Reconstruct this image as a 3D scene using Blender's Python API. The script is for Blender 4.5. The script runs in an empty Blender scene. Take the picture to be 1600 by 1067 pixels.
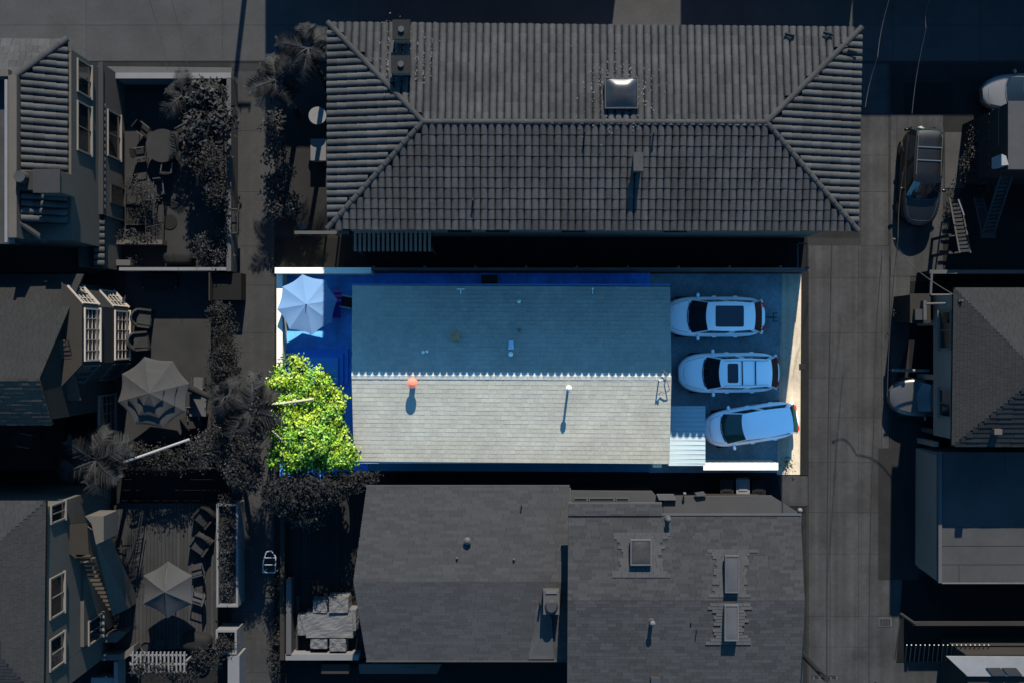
import bpy, math, random
import numpy as np
from mathutils import Vector, Matrix
random.seed(7)
S = bpy.context.scene
COL = S.collection
# ------------------------------------------------------------------ camera, sky, sun, exposure
CAMZ, F = 59.0, 1900.0
cd = bpy.data.cameras.new('camera'); cam = bpy.data.objects.new('camera', cd); COL.objects.link(cam)
cam.location = (0, 0, CAMZ); cam.rotation_euler = (0, 0, 0)
cd.sensor_width = 36; cd.lens = F/1600*36; cd.clip_end = 2000; cd.clip_start = .5
S.camera = cam
SUN_EL = math.atan(1/1.56)
SD = Vector((-.115, -1, -1/1.56)).normalized()   # direction light travels
w = bpy.data.worlds.new('World'); S.world = w; w.use_nodes = True
nt = w.node_tree; bg = nt.nodes['Background']
sky = nt.nodes.new('ShaderNodeTexSky'); sky.sky_type = 'NISHITA'; sky.sun_disc = False
sky.sun_elevation = SUN_EL; sky.sun_rotation = math.atan2(-SD.x, -SD.y)
sky.ozone_density = 4.0; sky.air_density = 1.0; sky.dust_density = .2
mx = nt.nodes.new('ShaderNodeMix'); mx.data_type = 'RGBA'; mx.blend_type = 'MULTIPLY'
mx.inputs[0].default_value = 1; mx.inputs[7].default_value = (.48, 1.0, 1.18, 1)
nt.links.new(sky.outputs[0], mx.inputs[6]); nt.links.new(mx.outputs[2], bg.inputs[0])
bg.inputs[1].default_value = .09
sl = bpy.data.lights.new('sun', 'SUN'); sl.energy = 4.6; sl.angle = math.radians(.5); sl.color = (1, .92, .78)
so = bpy.data.objects.new('sun', sl); COL.objects.link(so)
so.rotation_euler = SD.to_track_quat('-Z', 'Y').to_euler(); so.location = (10, 60, 60)
S.view_settings.view_transform = 'Standard'; S.view_settings.look = 'None'
S.view_settings.gamma = 1; S.view_settings.exposure = 1.6; S.view_settings.use_curve_mapping = False
S.render.engine = 'CYCLES'

# ------------------------------------------------------------------ helpers
def G(px, py, z=0.0):
    k = (CAMZ-z)/F
    return Vector(((px-800)*k, (533.5-py)*k, z))
def lin(t): 
    t /= 255.0
    return t/12.92 if t < .04045 else ((t+.055)/1.055)**2.4

def mat(name, col, rough=.85, var=.12, scale=.8, fine=14, rnd=0.0, bump=.0, stain=0.0, metal=0.0, spec=.25, emis=None, trans=0, col2=None, streak=0):
    m = bpy.data.materials.new(name); m.use_nodes = True
    n = m.node_tree; b = n.nodes['Principled BSDF']; L = n.links.new
    if not hasattr(col, '__len__'): col = (col*1.0, col*1.0, col*1.03)
    b.inputs['Roughness'].default_value = rough; b.inputs['Metallic'].default_value = metal
    b.inputs['Specular IOR Level'].default_value = spec
    if trans: b.inputs['Transmission Weight'].default_value = trans
    geo = n.nodes.new('ShaderNodeNewGeometry')
    def noise(sc, det=4, ro=.6):
        t = n.nodes.new('ShaderNodeTexNoise'); t.inputs['Scale'].default_value = sc
        t.inputs['Detail'].default_value = det; t.inputs['Roughness'].default_value = ro
        L(geo.outputs['Position'], t.inputs['Vector']); return t.outputs['Fac']
    def mr(src, a, c, lo, hi):
        r = n.nodes.new('ShaderNodeMapRange'); L(src, r.inputs[0])
        for i, v_ in enumerate((a, c, lo, hi)): r.inputs[i+1].default_value = v_
        return r.outputs[0]
    def mul(p, q):
        r = n.nodes.new('ShaderNodeMath'); r.operation = 'MULTIPLY'; L(p, r.inputs[0]); L(q, r.inputs[1]); return r.outputs[0]
    f = mul(mr(noise(scale), .3, .7, 1-var, 1+var), mr(noise(fine, 3), .3, .7, 1-var*.7, 1+var*.7))
    if stain: f = mul(f, mr(noise(.35, 6, .65), .35, .55, 1-stain, 1))
    if streak:
        mp = n.nodes.new('ShaderNodeMapping'); mp.inputs['Scale'].default_value = (3.2, .07, 1); L(geo.outputs['Position'], mp.inputs['Vector'])
        t_ = n.nodes.new('ShaderNodeTexNoise'); t_.inputs['Scale'].default_value = 1; t_.inputs['Detail'].default_value = 5; L(mp.outputs[0], t_.inputs['Vector'])
        f = mul(f, mr(t_.outputs['Fac'], .35, .65, 1-streak, 1+streak))
    if rnd:
        oi = n.nodes.new('ShaderNodeObjectInfo'); ad = n.nodes.new('ShaderNodeMath'); ad.operation = 'ADD'
        L(geo.outputs['Random Per Island'], ad.inputs[0]); L(oi.outputs['Random'], ad.inputs[1])
        fr = n.nodes.new('ShaderNodeMath'); fr.operation = 'FRACT'; L(ad.outputs[0], fr.inputs[0])
        f = mul(f, mr(fr.outputs[0], 0, 1, 1-rnd, 1+rnd))
    vm = n.nodes.new('ShaderNodeVectorMath'); vm.operation = 'SCALE'
    vm.inputs[0].default_value = col[:3]; L(f, vm.inputs['Scale'])
    if col2:
        cm_ = n.nodes.new('ShaderNodeMix'); cm_.data_type = 'RGBA'; cm_.inputs[6].default_value = (*col, 1); cm_.inputs[7].default_value = (*col2, 1)
        L(mr(noise(1.6, 3), .38, .62, 0, 1), cm_.inputs[0]); L(cm_.outputs[2], vm.inputs[0])
    L(vm.outputs[0], b.inputs['Base Color'])
    if bump:
        bp = n.nodes.new('ShaderNodeBump'); bp.inputs['Strength'].default_value = bump; bp.inputs['Distance'].default_value = .02
        L(noise(fine*2, 3), bp.inputs['Height']); L(bp.outputs[0], b.inputs['Normal'])
    return m

ORG = {}
class MB:
    def __init__(s): s.v = []; s.f = []
    def add(s, vs, fs):
        o = len(s.v); s.v += [tuple(q) for q in vs]; s.f += [tuple(i+o for i in q) for q in fs]; return s
    def box(s, x0, y0, z0, x1, y1, z1):
        if x0 > x1: x0, x1 = x1, x0
        if y0 > y1: y0, y1 = y1, y0
        if z0 > z1: z0, z1 = z1, z0
        return s.add([(x0,y0,z0),(x1,y0,z0),(x1,y1,z0),(x0,y1,z0),(x0,y0,z1),(x1,y0,z1),(x1,y1,z1),(x0,y1,z1)],
              [(3,2,1,0),(4,5,6,7),(0,1,5,4),(1,2,6,5),(2,3,7,6),(3,0,4,7)])
    def obox(s, c, sz, rz=0, rx=0):
        m = Matrix.Rotation(rz, 3, 'Z') @ Matrix.Rotation(rx, 3, 'X'); a, b, d = (k/2 for k in sz)
        vs = [m @ Vector(q)+Vector(c) for q in ((-a,-b,-d),(a,-b,-d),(a,b,-d),(-a,b,-d),(-a,-b,d),(a,-b,d),(a,b,d),(-a,b,d))]
        return s.add(vs, [(3,2,1,0),(4,5,6,7),(0,1,5,4),(1,2,6,5),(2,3,7,6),(3,0,4,7)])
    def prism(s, pts, z0, z1=None):
        # pts: xy (with z0,z1) or xyz list with thickness z0
        n = len(pts)
        if z1 is None: top = [Vector(p) for p in pts]; bot = [p-Vector((0,0,z0)) for p in top]
        else: top = [Vector((p[0],p[1],z1)) for p in pts]; bot = [Vector((p[0],p[1],z0)) for p in pts]
        ar = sum(top[i].x*top[(i+1)%n].y-top[(i+1)%n].x*top[i].y for i in range(n))
        if ar < 0: top.reverse(); bot.reverse()
        return s.add(bot+top, [tuple(range(n-1,-1,-1)), tuple(range(n,2*n))]+[(i,(i+1)%n,n+(i+1)%n,n+i) for i in range(n)])
    def tube(s, p, q, r, r2=None, n=8, cap=True):
        p, q = Vector(p), Vector(q); r2 = r if r2 is None else r2
        d = (q-p).normalized(); a = d.orthogonal().normalized(); b = d.cross(a)
        vs = [p+(a*math.cos(t)+b*math.sin(t))*r for t in [2*math.pi*i/n for i in range(n)]]
        vs += [q+(a*math.cos(t)+b*math.sin(t))*r2 for t in [2*math.pi*i/n for i in range(n)]]
        fs = [(i,(i+1)%n,n+(i+1)%n,n+i) for i in range(n)]
        if cap: fs += [tuple(range(n-1,-1,-1)), tuple(range(n,2*n))]
        return s.add(vs, fs)
    def path(s, pts, r, n=6):
        for a, b in zip(pts, pts[1:]): s.tube(a, b, r, r, n)
        return s
    def ball(s, c, rx, ry=None, rz=None, nu=10, nv=6):
        ry = ry or rx; rz = rz or rx; vs = []; fs = []
        for j in range(nv+1):
            ph = math.pi*j/nv
            for i in range(nu):
                t = 2*math.pi*i/nu
                vs.append((c[0]+rx*math.sin(ph)*math.cos(t), c[1]+ry*math.sin(ph)*math.sin(t), c[2]-rz*math.cos(ph)))
        for j in range(nv):
            for i in range(nu): fs.append((j*nu+i, j*nu+(i+1)%nu, (j+1)*nu+(i+1)%nu, (j+1)*nu+i))
        return s.add(vs, fs)
    def grid(s, rows):
        n = len(rows[0]); vs = [p for r in rows for p in r]
        return s.add(vs, [(j*n+i, j*n+i+1, (j+1)*n+i+1, (j+1)*n+i) for j in range(len(rows)-1) for i in range(n-1)])

def mesh(name, mb, m, smooth=False, off=(0,0,0)):
    used = sorted({i for f in mb.f for i in f})
    if len(used) < len(mb.v):
        ix = {a: b for b, a in enumerate(used)}; nb = MB(); nb.v = [mb.v[i] for i in used]; nb.f = [tuple(ix[i] for i in f) for f in mb.f]; mb = nb
    me = bpy.data.meshes.new(name); o = Vector(off)
    vs = [(v[0]-o.x, v[1]-o.y, v[2]-o.z) for v in mb.v]
    me.from_pydata(vs, [], mb.f); me.materials.append(m); me.update()
    if smooth: me.polygons.foreach_set('use_smooth', [True]*len(me.polygons))
    return me
def setp(o, label=None, cat=None, group=None, kind=None):
    for k, v in (('label',label),('category',cat),('group',group),('kind',kind)):
        if v: o[k] = v
    return o
def thing(name, label, cat, at=(0,0,0), rz=0, group=None, local=False):
    o = bpy.data.objects.new(name, None); COL.objects.link(o); o.location = at; o.rotation_euler = (0,0,rz)
    o.empty_display_size = .1
    ORG[o.name] = Vector((0,0,0)) if local else Vector(at)
    return setp(o, label, cat, group)
def part(name, mb, m, parent, label=None, smooth=False, kind=None):
    org = ORG[parent.name]
    o = bpy.data.objects.new(name, mesh(name, mb, m, smooth, org)); COL.objects.link(o); o.parent = parent
    ORG[o.name] = org
    return setp(o, label, kind=kind)
def single(name, mb, m, label, cat, at=None, group=None, smooth=False, kind=None):
    if at is None:
        a = np.array(mb.v); at = ((a[:,0].min()+a[:,0].max())/2, (a[:,1].min()+a[:,1].max())/2, a[:,2].min())
    o = bpy.data.objects.new(name, mesh(name, mb, m, smooth, at)); COL.objects.link(o); o.location = at
    ORG[o.name] = Vector(at)
    return setp(o, label, cat, group, kind)
def struct(name, mb, m):
    o = bpy.data.objects.new(name, mesh(name, mb, m)); COL.objects.link(o); ORG[o.name] = Vector((0,0,0))
    return setp(o, kind='structure')
def copy_tree(o, loc, label, rz=None):
    c = o.copy(); COL.objects.link(c); c.location = loc; c['label'] = label
    if rz is not None: c.rotation_euler = (0,0,rz)
    def rec(a, b):
        for ch in a.children:
            d = ch.copy(); COL.objects.link(d); d.parent = b; rec(ch, d)
    rec(o, c); return c

# ------------------------------------------------------------------ materials
K = 3.25                                  # brightness of a white level surface in the sun, for reading greys off the photograph
def gm(name, T, **k):
    k.setdefault('spec', .12); return mat(name, lin(T)/K, **k)
def gwarm(name, T, **k):
    k.setdefault('spec', .12); c_ = lin(T)/K; return mat(name, (c_*1.14, c_, c_*.86), **k)   # warm tint put in to offset blue skylight on walls and trim
def gshade(name, T, **k):
    k.setdefault('spec', .12); c_ = lin(T)/K; return mat(name, (c_*1.4, c_, c_*.78), **k)   # stronger warm tint offsetting blue skylight on shaded faces
M_ground = gm('dark_earth', 44, var=.25, bump=.3)
M_street = gm('street_concrete', 82, var=.10, rnd=.06, stain=.15, fine=6)
M_alley = gm('alley_concrete', 78, var=.14, rnd=.03, stain=.34, fine=5, streak=.16)
M_foot = gm('footpath_concrete', 72, var=.12, rnd=.03, stain=.24, fine=5, streak=.08)
M_gutter = gm('gutter', 56, var=.15)
M_patio = gm('patio_grey', 62, var=.12, stain=.2)
M_tile = gm('clay_tile_grey', 82, var=.2, rnd=.17, stain=.2, bump=.3, fine=9, rough=.8)
M_tile2 = gm('ridge_tile_grey', 72, var=.15, rnd=.12, bump=.2)
M_under = gm('roof_underlay', 22, var=.2)
M_mortar = gm('pale_mortar', 135, var=.4, fine=20, bump=.6)
M_wallg = gwarm('stucco_grey', 100, var=.08, bump=.1)
M_walld = gwarm('stucco_dark', 56, var=.1)
M_wallblk = gm('dark_clapboard', 46, var=.15)
M_white = gm('painted_white_dimmed', 140, var=.07, rough=.6)
M_trim = gm('trim_grey', 98, var=.08, rough=.6)
M_trimv = gwarm('window_trim_pale', 135, var=.05, rough=.6)
M_wallr = gshade('stucco_shaded_side', 158, var=.08, bump=.1)
M_steps = gwarm('stair_tread_pale', 84)
M_wood = gm('deck_wood', 68, var=.18, rnd=.18, fine=20)
M_woodd = gm('dark_wood', 40, var=.2, rnd=.15)
M_shA = mat('shingle_mix_dark', lin(67)/K, var=.12, rnd=.0, fine=12, bump=.4)
M_sh_mid = gm('shingle_midleft', 42, var=.10, rnd=.10, bump=.4, fine=12)
M_sh_r = gm('shingle_right', 56, var=.10, rnd=.08, bump=.4, fine=12)
M_metal = gm('dull_metal', 70, rough=.4, var=.1, spec=.5)
M_black = mat('black_rubber', (.006,.006,.006), var=.1, rough=.6)
M_glassd = mat('dark_window_glass', (.006,.0065,.007), rough=.08, var=.02, spec=.6)
M_glassg = gwarm('grey_skylight_plastic', 70, rough=.3, var=.25, spec=.4, fine=8)
M_fold = gm('umbrella_fabric_grey', 84, var=.05, rough=.95)
M_fold2 = gm('umbrella_fabric_pale', 112, var=.05, rough=.95)
M_cloth = gm('furniture_cover', 122, var=.06, rough=.95)
M_leafd = gm('leaf_dark', 43, var=.3, rnd=.5, rough=.7, scale=1.5, spec=.12)
M_leafp = gm('palm_leaf_dark', 60, var=.3, rnd=.45, rough=.7, spec=.12)
M_leafl = gm('leaf_dark_pale', 60, var=.3, rnd=.8, rough=.7)
M_bark = gm('bark_dark', 48, var=.3, bump=.6)
M_wire = mat('cable_black', (.006,.006,.006), var=.05)
M_wirel = gm('cable_pale', 80, var=.05)
# coloured lot
M_cwall = mat('wall_cream_white', (.56,.53,.44), var=.08, bump=.1)
M_cshin = mat('pale_grey_shingle', (.262,.256,.212), var=.09, rnd=.065, fine=9, bump=.4, scale=.5, rough=.95, stain=.10)
M_ccap = mat('pale_ridge_shingle', (.33,.33,.29), var=.07, rnd=.08, bump=.3)
M_cbody = mat('house_stucco_blue', (.06,.14,.25), var=.08)
M_walk = mat('patio_blue_walkway_shade', (.06,.24,.68), var=.22, fine=7, scale=1.2, stain=.3)  # patio is light blue; on the walkway the blue stands for shade
M_deckblue = mat('patio_deck_blue', (.075,.29,.68), var=.2, rnd=.06, fine=7, stain=.3)
M_court_shade = mat('court_concrete_shade', (.14,.20,.22), var=.22, stain=.35, bump=.15, fine=8)  # court concrete with the blue of its shade put into the colour
M_court_sun = mat('court_concrete_sunlit', (.36,.30,.22), streak=.2, var=.14, stain=.25, fine=7)  # same concrete as the court, coloured as where the sun falls
M_umb = mat('umbrella_light_blue', (.088,.165,.285), var=.03, rough=.95)
M_umbrib = mat('umbrella_metal', (.10,.13,.17), var=.05, rough=.4)
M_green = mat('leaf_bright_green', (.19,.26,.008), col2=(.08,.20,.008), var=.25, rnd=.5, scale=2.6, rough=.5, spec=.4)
M_green2 = mat('leaf_deep_green', (.012,.05,.004), var=.25, rnd=.5, rough=.5, spec=.4)  # inner leaves coloured dark for shade between clumps; weeds share it
M_barkc = mat('bark_tan', (.30,.27,.18), var=.25, bump=.6)
M_corr = mat('corrugated_pale_metal', (.26,.33,.35), var=.05, rough=.7)
M_terra = mat('terracotta_red', (.50,.15,.10), var=.1)
M_pale = mat('vent_pale_metal', (.75,.72,.62), var=.05, rough=.5)
M_brown = mat('vent_rusty', (.22,.10,.05), var=.3)
M_fencec = mat('fence_brown', (.10,.075,.065), var=.2)
M_red = mat('tail_lamp_red', (.55,.012,.02), rough=.2, var=.03, spec=.6)
M_pink = mat('towel_pink', (.55,.10,.32), var=.1)
M_navy = mat('towel_navy', (.04,.03,.22), var=.1)
M_chrome = mat('headlamp_clear', (.5,.55,.6), rough=.15, var=.05, spec=.8)

# ------------------------------------------------------------------ roofs
def slope_frame(poly):
    p0, p1 = Vector(poly[0]), Vector(poly[1]); u = (p1-p0).normalized()
    c = sum((Vector(p) for p in poly), Vector())/len(poly)
    v = (c-p0)-u*(c-p0).dot(u); v.normalize(); n = u.cross(v)
    if n.z < 0: n = -n
    uv = [((Vector(p)-p0).dot(u), (Vector(p)-p0).dot(v)) for p in poly]
    return p0, u, v, n, uv
def row_range(uv, vv):
    xs = []
    for (a, b), (c, d) in zip(uv, uv[1:]+uv[:1]):
        if (b <= vv < d) or (d <= vv < b): xs.append(a+(c-a)*(vv-b)/(d-b))
    return (min(xs), max(xs)) if len(xs) > 1 else None
def shingles(mb, poly, exp=.2, wmin=.3, wmax=.3, th=.018, seed=1, lift=.012, gap=.008):
    R = random.Random(seed); p0, u, v, n, uv = slope_frame(poly); top = max(q[1] for q in uv); j = 0
    while j*exp < top:
        a, b = j*exp, min((j+1)*exp, top); r = row_range(uv, (a+b)/2); j += 1
        if not r: continue
        x = r[0]-R.uniform(0, wmin)
        while x < r[1]:
            w_ = R.uniform(wmin, wmax); x0, x1 = max(x, r[0]), min(x+w_-gap, r[1]); x += w_
            if x1-x0 < .02: continue
            t = th*R.uniform(.8, 1.3)
            q = [p0+u*x0+v*a+n*lift, p0+u*x1+v*a+n*lift, p0+u*x1+v*(b+.01)+n*lift, p0+u*x0+v*(b+.01)+n*lift]
            tp = [q[0]+n*t, q[1]+n*t, q[2]+n*.004, q[3]+n*.004]
            if u.cross(v).z < 0: fs = [(7,6,5,4),(4,5,1,0),(5,6,2,1),(7,4,0,3)]
            else: fs = [(4,5,6,7),(0,1,5,4),(1,2,6,5),(3,0,4,7)]
            mb.add(q+tp, fs)
def tile_mesh(w_, l_):
    mb = MB(); n = 6
    for k in range(2):
        pass
    r0, r1 = w_*.47, w_*.42; vs = []
    for (y, r, h) in ((0, r0, .010), (l_*1.06, r1, .0)):
        for rr in (r, r-.018):
            for i in range(n+1):
                t = math.pi*i/n; vs.append((-rr*math.cos(t), y, h+rr*.74*math.sin(t)))
    m = n+1; fs = []
    o = len(vs); vs += vs[:2*m]
    for i in range(n):
        fs += [(i, i+1, 2*m+i+1, 2*m+i), (o+i+1, o+i, o+m+i, o+m+i+1)]
    return vs, fs
def tiles(roof, slopes, w_, l_, m, nind=300, lift=.02):
    """slopes: list of polygons; the first ones give the individual tiles"""
    vs, fs = tile_mesh(w_, l_); one = MB().add(vs, fs); me = mesh('tile', one, m, True); st = MB(); cnt = 0; org = ORG[roof.name]
    for si, poly in enumerate(slopes):
        p0, u, v, n, uv = slope_frame(poly); top = max(q[1] for q in uv); j = 0
        if u.cross(v).z < 0: p0 = p0+u*(Vector(poly[1])-Vector(poly[0])).length; u = -u; uv = [((Vector(p)-p0).dot(u), (Vector(p)-p0).dot(v)) for p in poly]
        while (j+.4)*l_ < top:
            r = row_range(uv, (j+.5)*l_)
            if r:
                i0, i1 = math.ceil(r[0]/w_-.3), math.floor(r[1]/w_-.7)
                for i in range(i0, i1+1):
                    a = random.uniform(-.022, .022); c = p0+u*((i+.5)*w_)+v*(j*l_+random.uniform(-.012,.012))+n*lift
                    uu = (u*math.cos(a)+v*math.sin(a)); vv = (v*math.cos(a)-u*math.sin(a))
                    mt = Matrix(((uu.x,vv.x,n.x,c.x),(uu.y,vv.y,n.y,c.y),(uu.z,vv.z,n.z,c.z),(0,0,0,1)))
                    if cnt < nind:
                        o = bpy.data.objects.new('tile', me); COL.objects.link(o); o.parent = roof
                        o.matrix_local = Matrix.Translation(-org) @ mt; cnt += 1
                    else: st.add([mt @ Vector(q) for q in vs], fs)
            j += 1
    if st.v: part('tiles', st, m, roof, smooth=True, kind='stuff')
def capline(parent, a, b, r, l_, m, name='ridge_tile', lift=.03):
    a, b = Vector(a), Vector(b); d = b-a; N = max(1, round(d.length/l_)); d.normalize(); l_ = (b-a).length/N
    s = d.cross(Vector((0,0,1))).normalized(); up = s.cross(d).normalized()
    vs, fs = [], []
    for (y, rr, h) in ((0, r, .02), (l_*1.08, r*.88, 0)):
        for q in (rr, rr-.02):
            for i in range(7):
                t = math.pi*i/6; vs.append((-q*math.cos(t), y, h+q*.8*math.sin(t)))
    o_ = len(vs); vs += vs[:14]
    for i in range(6): fs += [(i, i+1, 14+i+1, 14+i), (o_+i+1, o_+i, o_+7+i, o_+7+i+1)]
    me = mesh(name, MB().add(vs, fs), m, True); org = ORG[parent.name]
    for k in range(N):
        c = a+d*l_*k+up*lift
        mt = Matrix(((s.x,d.x,up.x,c.x),(s.y,d.y,up.y,c.y),(s.z,d.z,up.z,c.z),(0,0,0,1)))
        if s.cross(d).dot(up) < 0: mt = Matrix(((-s.x,d.x,up.x,c.x),(-s.y,d.y,up.y,c.y),(-s.z,d.z,up.z,c.z),(0,0,0,1)))
        o = bpy.data.objects.new(name, me); COL.objects.link(o); o.parent = parent; o.matrix_local = Matrix.Translation(-org) @ mt
def shingle_roof(house, slopes, m, mu, th=.16, **k):
    r = MB()
    for p in slopes: r.prism(p, th)
    rf = part('roof', r, mu, house); sh = MB()
    for i, p in enumerate(slopes): shingles(sh, p, seed=i+3, **k)
    part('shingles', sh, m, rf, kind='stuff'); return rf

def window(house, a, b, z0, z1, fr, gl, nx=2, nz=1, fw=.07, label=None, out=None, name='window'):
    """window in the wall between plan points a-b; out = plan normal"""
    a, b = Vector((a[0], a[1], 0)), Vector((b[0], b[1], 0)); d = (b-a); W_ = d.length; d.normalize()
    o = Vector((out[0], out[1], 0)).normalized()
    def slab(mb, u0, u1, h0, h1, d0, d1):
        vs = [a+d*u+o*q+Vector((0,0,h)) for h in (h0,h1) for (u,q) in ((u0,d0),(u1,d0),(u1,d1),(u0,d1))]
        mb.add(vs, [(3,2,1,0),(4,5,6,7),(0,1,5,4),(1,2,6,5),(2,3,7,6),(3,0,4,7)])
    f = MB()
    slab(f, 0, W_, z1-fw, z1, 0, .07); slab(f, 0, fw, z0, z1-fw, 0, .07); slab(f, W_-fw, W_, z0, z1-fw, 0, .07)
    slab(f, -.04, W_+.04, z0-.05, z0+.03, 0, .12)
    for i in range(1, nx): slab(f, W_*i/nx-.016, W_*i/nx+.016, z0+.03, z1-fw, .02, .05)
    for j in range(1, nz): 
        h = z0+(z1-z0)*j/nz; slab(f, fw, W_-fw, h-.016, h+.016, .02, .048)
    wn = part(name, f, fr, house, label); p = MB(); slab(p, fw, W_-fw, z0+.03, z1-fw, .003, .015); part('pane', p, gl, wn)
    return wn

# ------------------------------------------------------------------ plants
def leafmesh(name, lobes, ncl, per, size, m, seed=0, cr=.28, clip=None, up=.5):
    R = np.random.default_rng(seed); vol = np.array([l[3]*l[4]+l[3]*l[5]+l[4]*l[5] for l in lobes], float); vol /= vol.sum()
    li = R.choice(len(lobes), ncl, p=vol); Lb = np.array(lobes, float)[li]
    d = R.normal(size=(ncl,3)); d /= np.linalg.norm(d, axis=1)[:,None]; d[:,2] = np.where(d[:,2] < -.3, -d[:,2], d[:,2])
    rad = R.uniform(.55, 1.05, ncl)**.6; c = Lb[:,:3]+d*Lb[:,3:6]*rad[:,None]
    if clip is not None: k = clip(c); c = c[k]; d = d[k]
    N = len(c)*per; cc = np.repeat(c, per, 0); dd = np.repeat(d, per, 0)
    off = R.normal(size=(N,3))*cr*.5; p = cc+off
    nrm = dd*.5+R.normal(size=(N,3))*.55+np.array([0,0,up]); nrm /= np.linalg.norm(nrm, axis=1)[:,None]
    t = np.cross(nrm, R.normal(size=(N,3))); t /= np.linalg.norm(t, axis=1)[:,None]; b = np.cross(nrm, t)
    s = (size*R.uniform(.6, 1.3, N))[:,None]
    V = np.stack([p-t*s, p+b*s*.5-nrm*s*.12, p+t*s, p-b*s*.5-nrm*s*.12], 1).reshape(-1,3)
    if clip is not None:
        V4 = V.reshape(-1,4,3); k = clip(V4.mean(1)); V = V4[k].reshape(-1,3)
    nf = len(V)//4; me = bpy.data.meshes.new(name)
    return V, nf
def leafobj(name, parent, m, *a, **k):
    V, nf = leafmesh(name, *a, m, **k) if False else leafmesh(name, a[0], a[1], a[2], a[3], m, **k)
    V = V-np.array(ORG[parent.name] if parent else (0,0,0)); me = bpy.data.meshes.new(name)
    me.vertices.add(len(V)); me.vertices.foreach_set('co', V.astype(np.float32).ravel())
    me.loops.add(nf*4); me.loops.foreach_set('vertex_index', np.arange(nf*4, dtype=np.int32))
    me.polygons.add(nf); me.polygons.foreach_set('loop_start', np.arange(0, nf*4, 4, dtype=np.int32))
    me.update(calc_edges=True); me.materials.append(m)
    o = bpy.data.objects.new(name, me); COL.objects.link(o); o.parent = parent; ORG[o.name] = ORG[parent.name]
    return o
def bush(name, label, cat, spots, ncl, per=8, size=.10, m=None, stems=True, cr=.28, group=None, seed=1, clip=None, up=.5, m2=None, bark=None, base=None, part_name='foliage'):
    """spots: (px, py, z, rx, ry, rz) lobes"""
    lobes = []
    for (px, py, z, rx, ry, rz) in spots:
        c = G(px, py, z); lobes.append((c.x, c.y, c.z, rx, ry, rz))
    cx = sum(l[0] for l in lobes)/len(lobes); cy = sum(l[1] for l in lobes)/len(lobes)
    z0 = 0 if base is None else base
    t = thing(name, label, cat, (cx, cy, z0), group=group)
    if stems:
        s = MB(); R = random.Random(seed)
        for l in lobes: 
            e = Vector((l[0], l[1], l[2])); mid = Vector((cx, cy, z0)).lerp(e, .5)+Vector((R.uniform(-.1,.1), R.uniform(-.1,.1), 0))
            r = max(.03, min(.14, .03*(l[3]+l[4]))); s.tube((cx, cy, z0), mid, r, r*.7); s.tube(mid, e, r*.7, r*.3)
        part('trunk' if 'tree' in name else 'stem', s, bark or M_bark, t, smooth=True)
    leafobj(part_name, t, m or M_leafd, lobes, ncl, per, size, seed=seed, cr=cr, clip=clip, up=up)
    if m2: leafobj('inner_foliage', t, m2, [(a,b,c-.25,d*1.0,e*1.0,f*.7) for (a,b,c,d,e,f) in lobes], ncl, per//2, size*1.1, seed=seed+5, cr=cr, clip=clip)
    return t
def frond_mesh(L_, droop, m, seed=0, nl=22, lw=.024):
    R = random.Random(seed); mb = MB(); pts = []
    for i in range(9):
        t = i/8; pts.append(Vector((L_*t*(1-.12*t*droop), 0, L_*(.35*t-droop*.75*t*t))))
    for i, (a, b) in enumerate(zip(pts, pts[1:])): mb.tube(a, b, .022*(1-i/9)+.006, .022*(1-(i+1)/9)+.006, 4, cap=False)
    for k in range(nl):
        t = .18+.82*k/nl; i = min(7, int(t*8)); p = pts[i].lerp(pts[i+1], t*8-i); d = (pts[i+1]-pts[i]).normalized()
        ll = L_*.36*math.sin(math.pi*min(1, (t+.12))*.86)+.08
        for sd in (-1, 1):
            v = (d*.6+Vector((0, sd, -.25+R.uniform(-.15,.15)))).normalized(); q = p+v*ll*R.uniform(.85,1.1); s = d*lw
            mb.add([p-s*.5, p+s*.5, p.lerp(q,.6)+s*.5+Vector((0,0,.03)), q, p.lerp(q,.6)-s*.5+Vector((0,0,.03))], [(0,1,2,3,4)])
    return mesh('frond', mb, m)
PALM = {}
def palm(label, px, py, zc, L_, n=15, seed=1, lean=(0,0), group=None, mf=None, base=0, trunk_r=.12, droops=(.5,.9,1.2)):
    c = G(px, py, zc); b = Vector((c.x+lean[0], c.y+lean[1], base)); R = random.Random(seed)
    t = thing('palm_tree', label, 'palm tree', b, group=group)
    tr = MB(); N = 7; pts = [b.lerp(c, i/N)+Vector((math.sin(i*.6)*.04, math.cos(i*.5)*.04-.04, 0)) for i in range(N+1)]
    for i in range(N): tr.tube(pts[i], pts[i+1], trunk_r*(1.15-.3*i/N)*(1.06 if i%2 else 1), trunk_r*(1.12-.3*(i+1)/N), 8)
    part('trunk', tr, M_bark, t, smooth=True)
    mf = mf or M_leafp; key = (mf.name, tuple(droops))
    if key not in PALM: PALM[key] = [frond_mesh(1, dr, mf, seed=i) for i, dr in enumerate(droops)]
    for i in range(n):
        o = bpy.data.objects.new('frond', PALM[key][i % len(droops)]); COL.objects.link(o); o.parent = t
        s = L_*R.uniform(.7, 1.2); o.location = c-b; o.scale = (s, s, s)
        o.rotation_euler = (R.uniform(-.15,.15), R.uniform(-.55,.25), 2*math.pi*i/n*1.0+R.uniform(-.25,.25))
    return t

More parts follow.
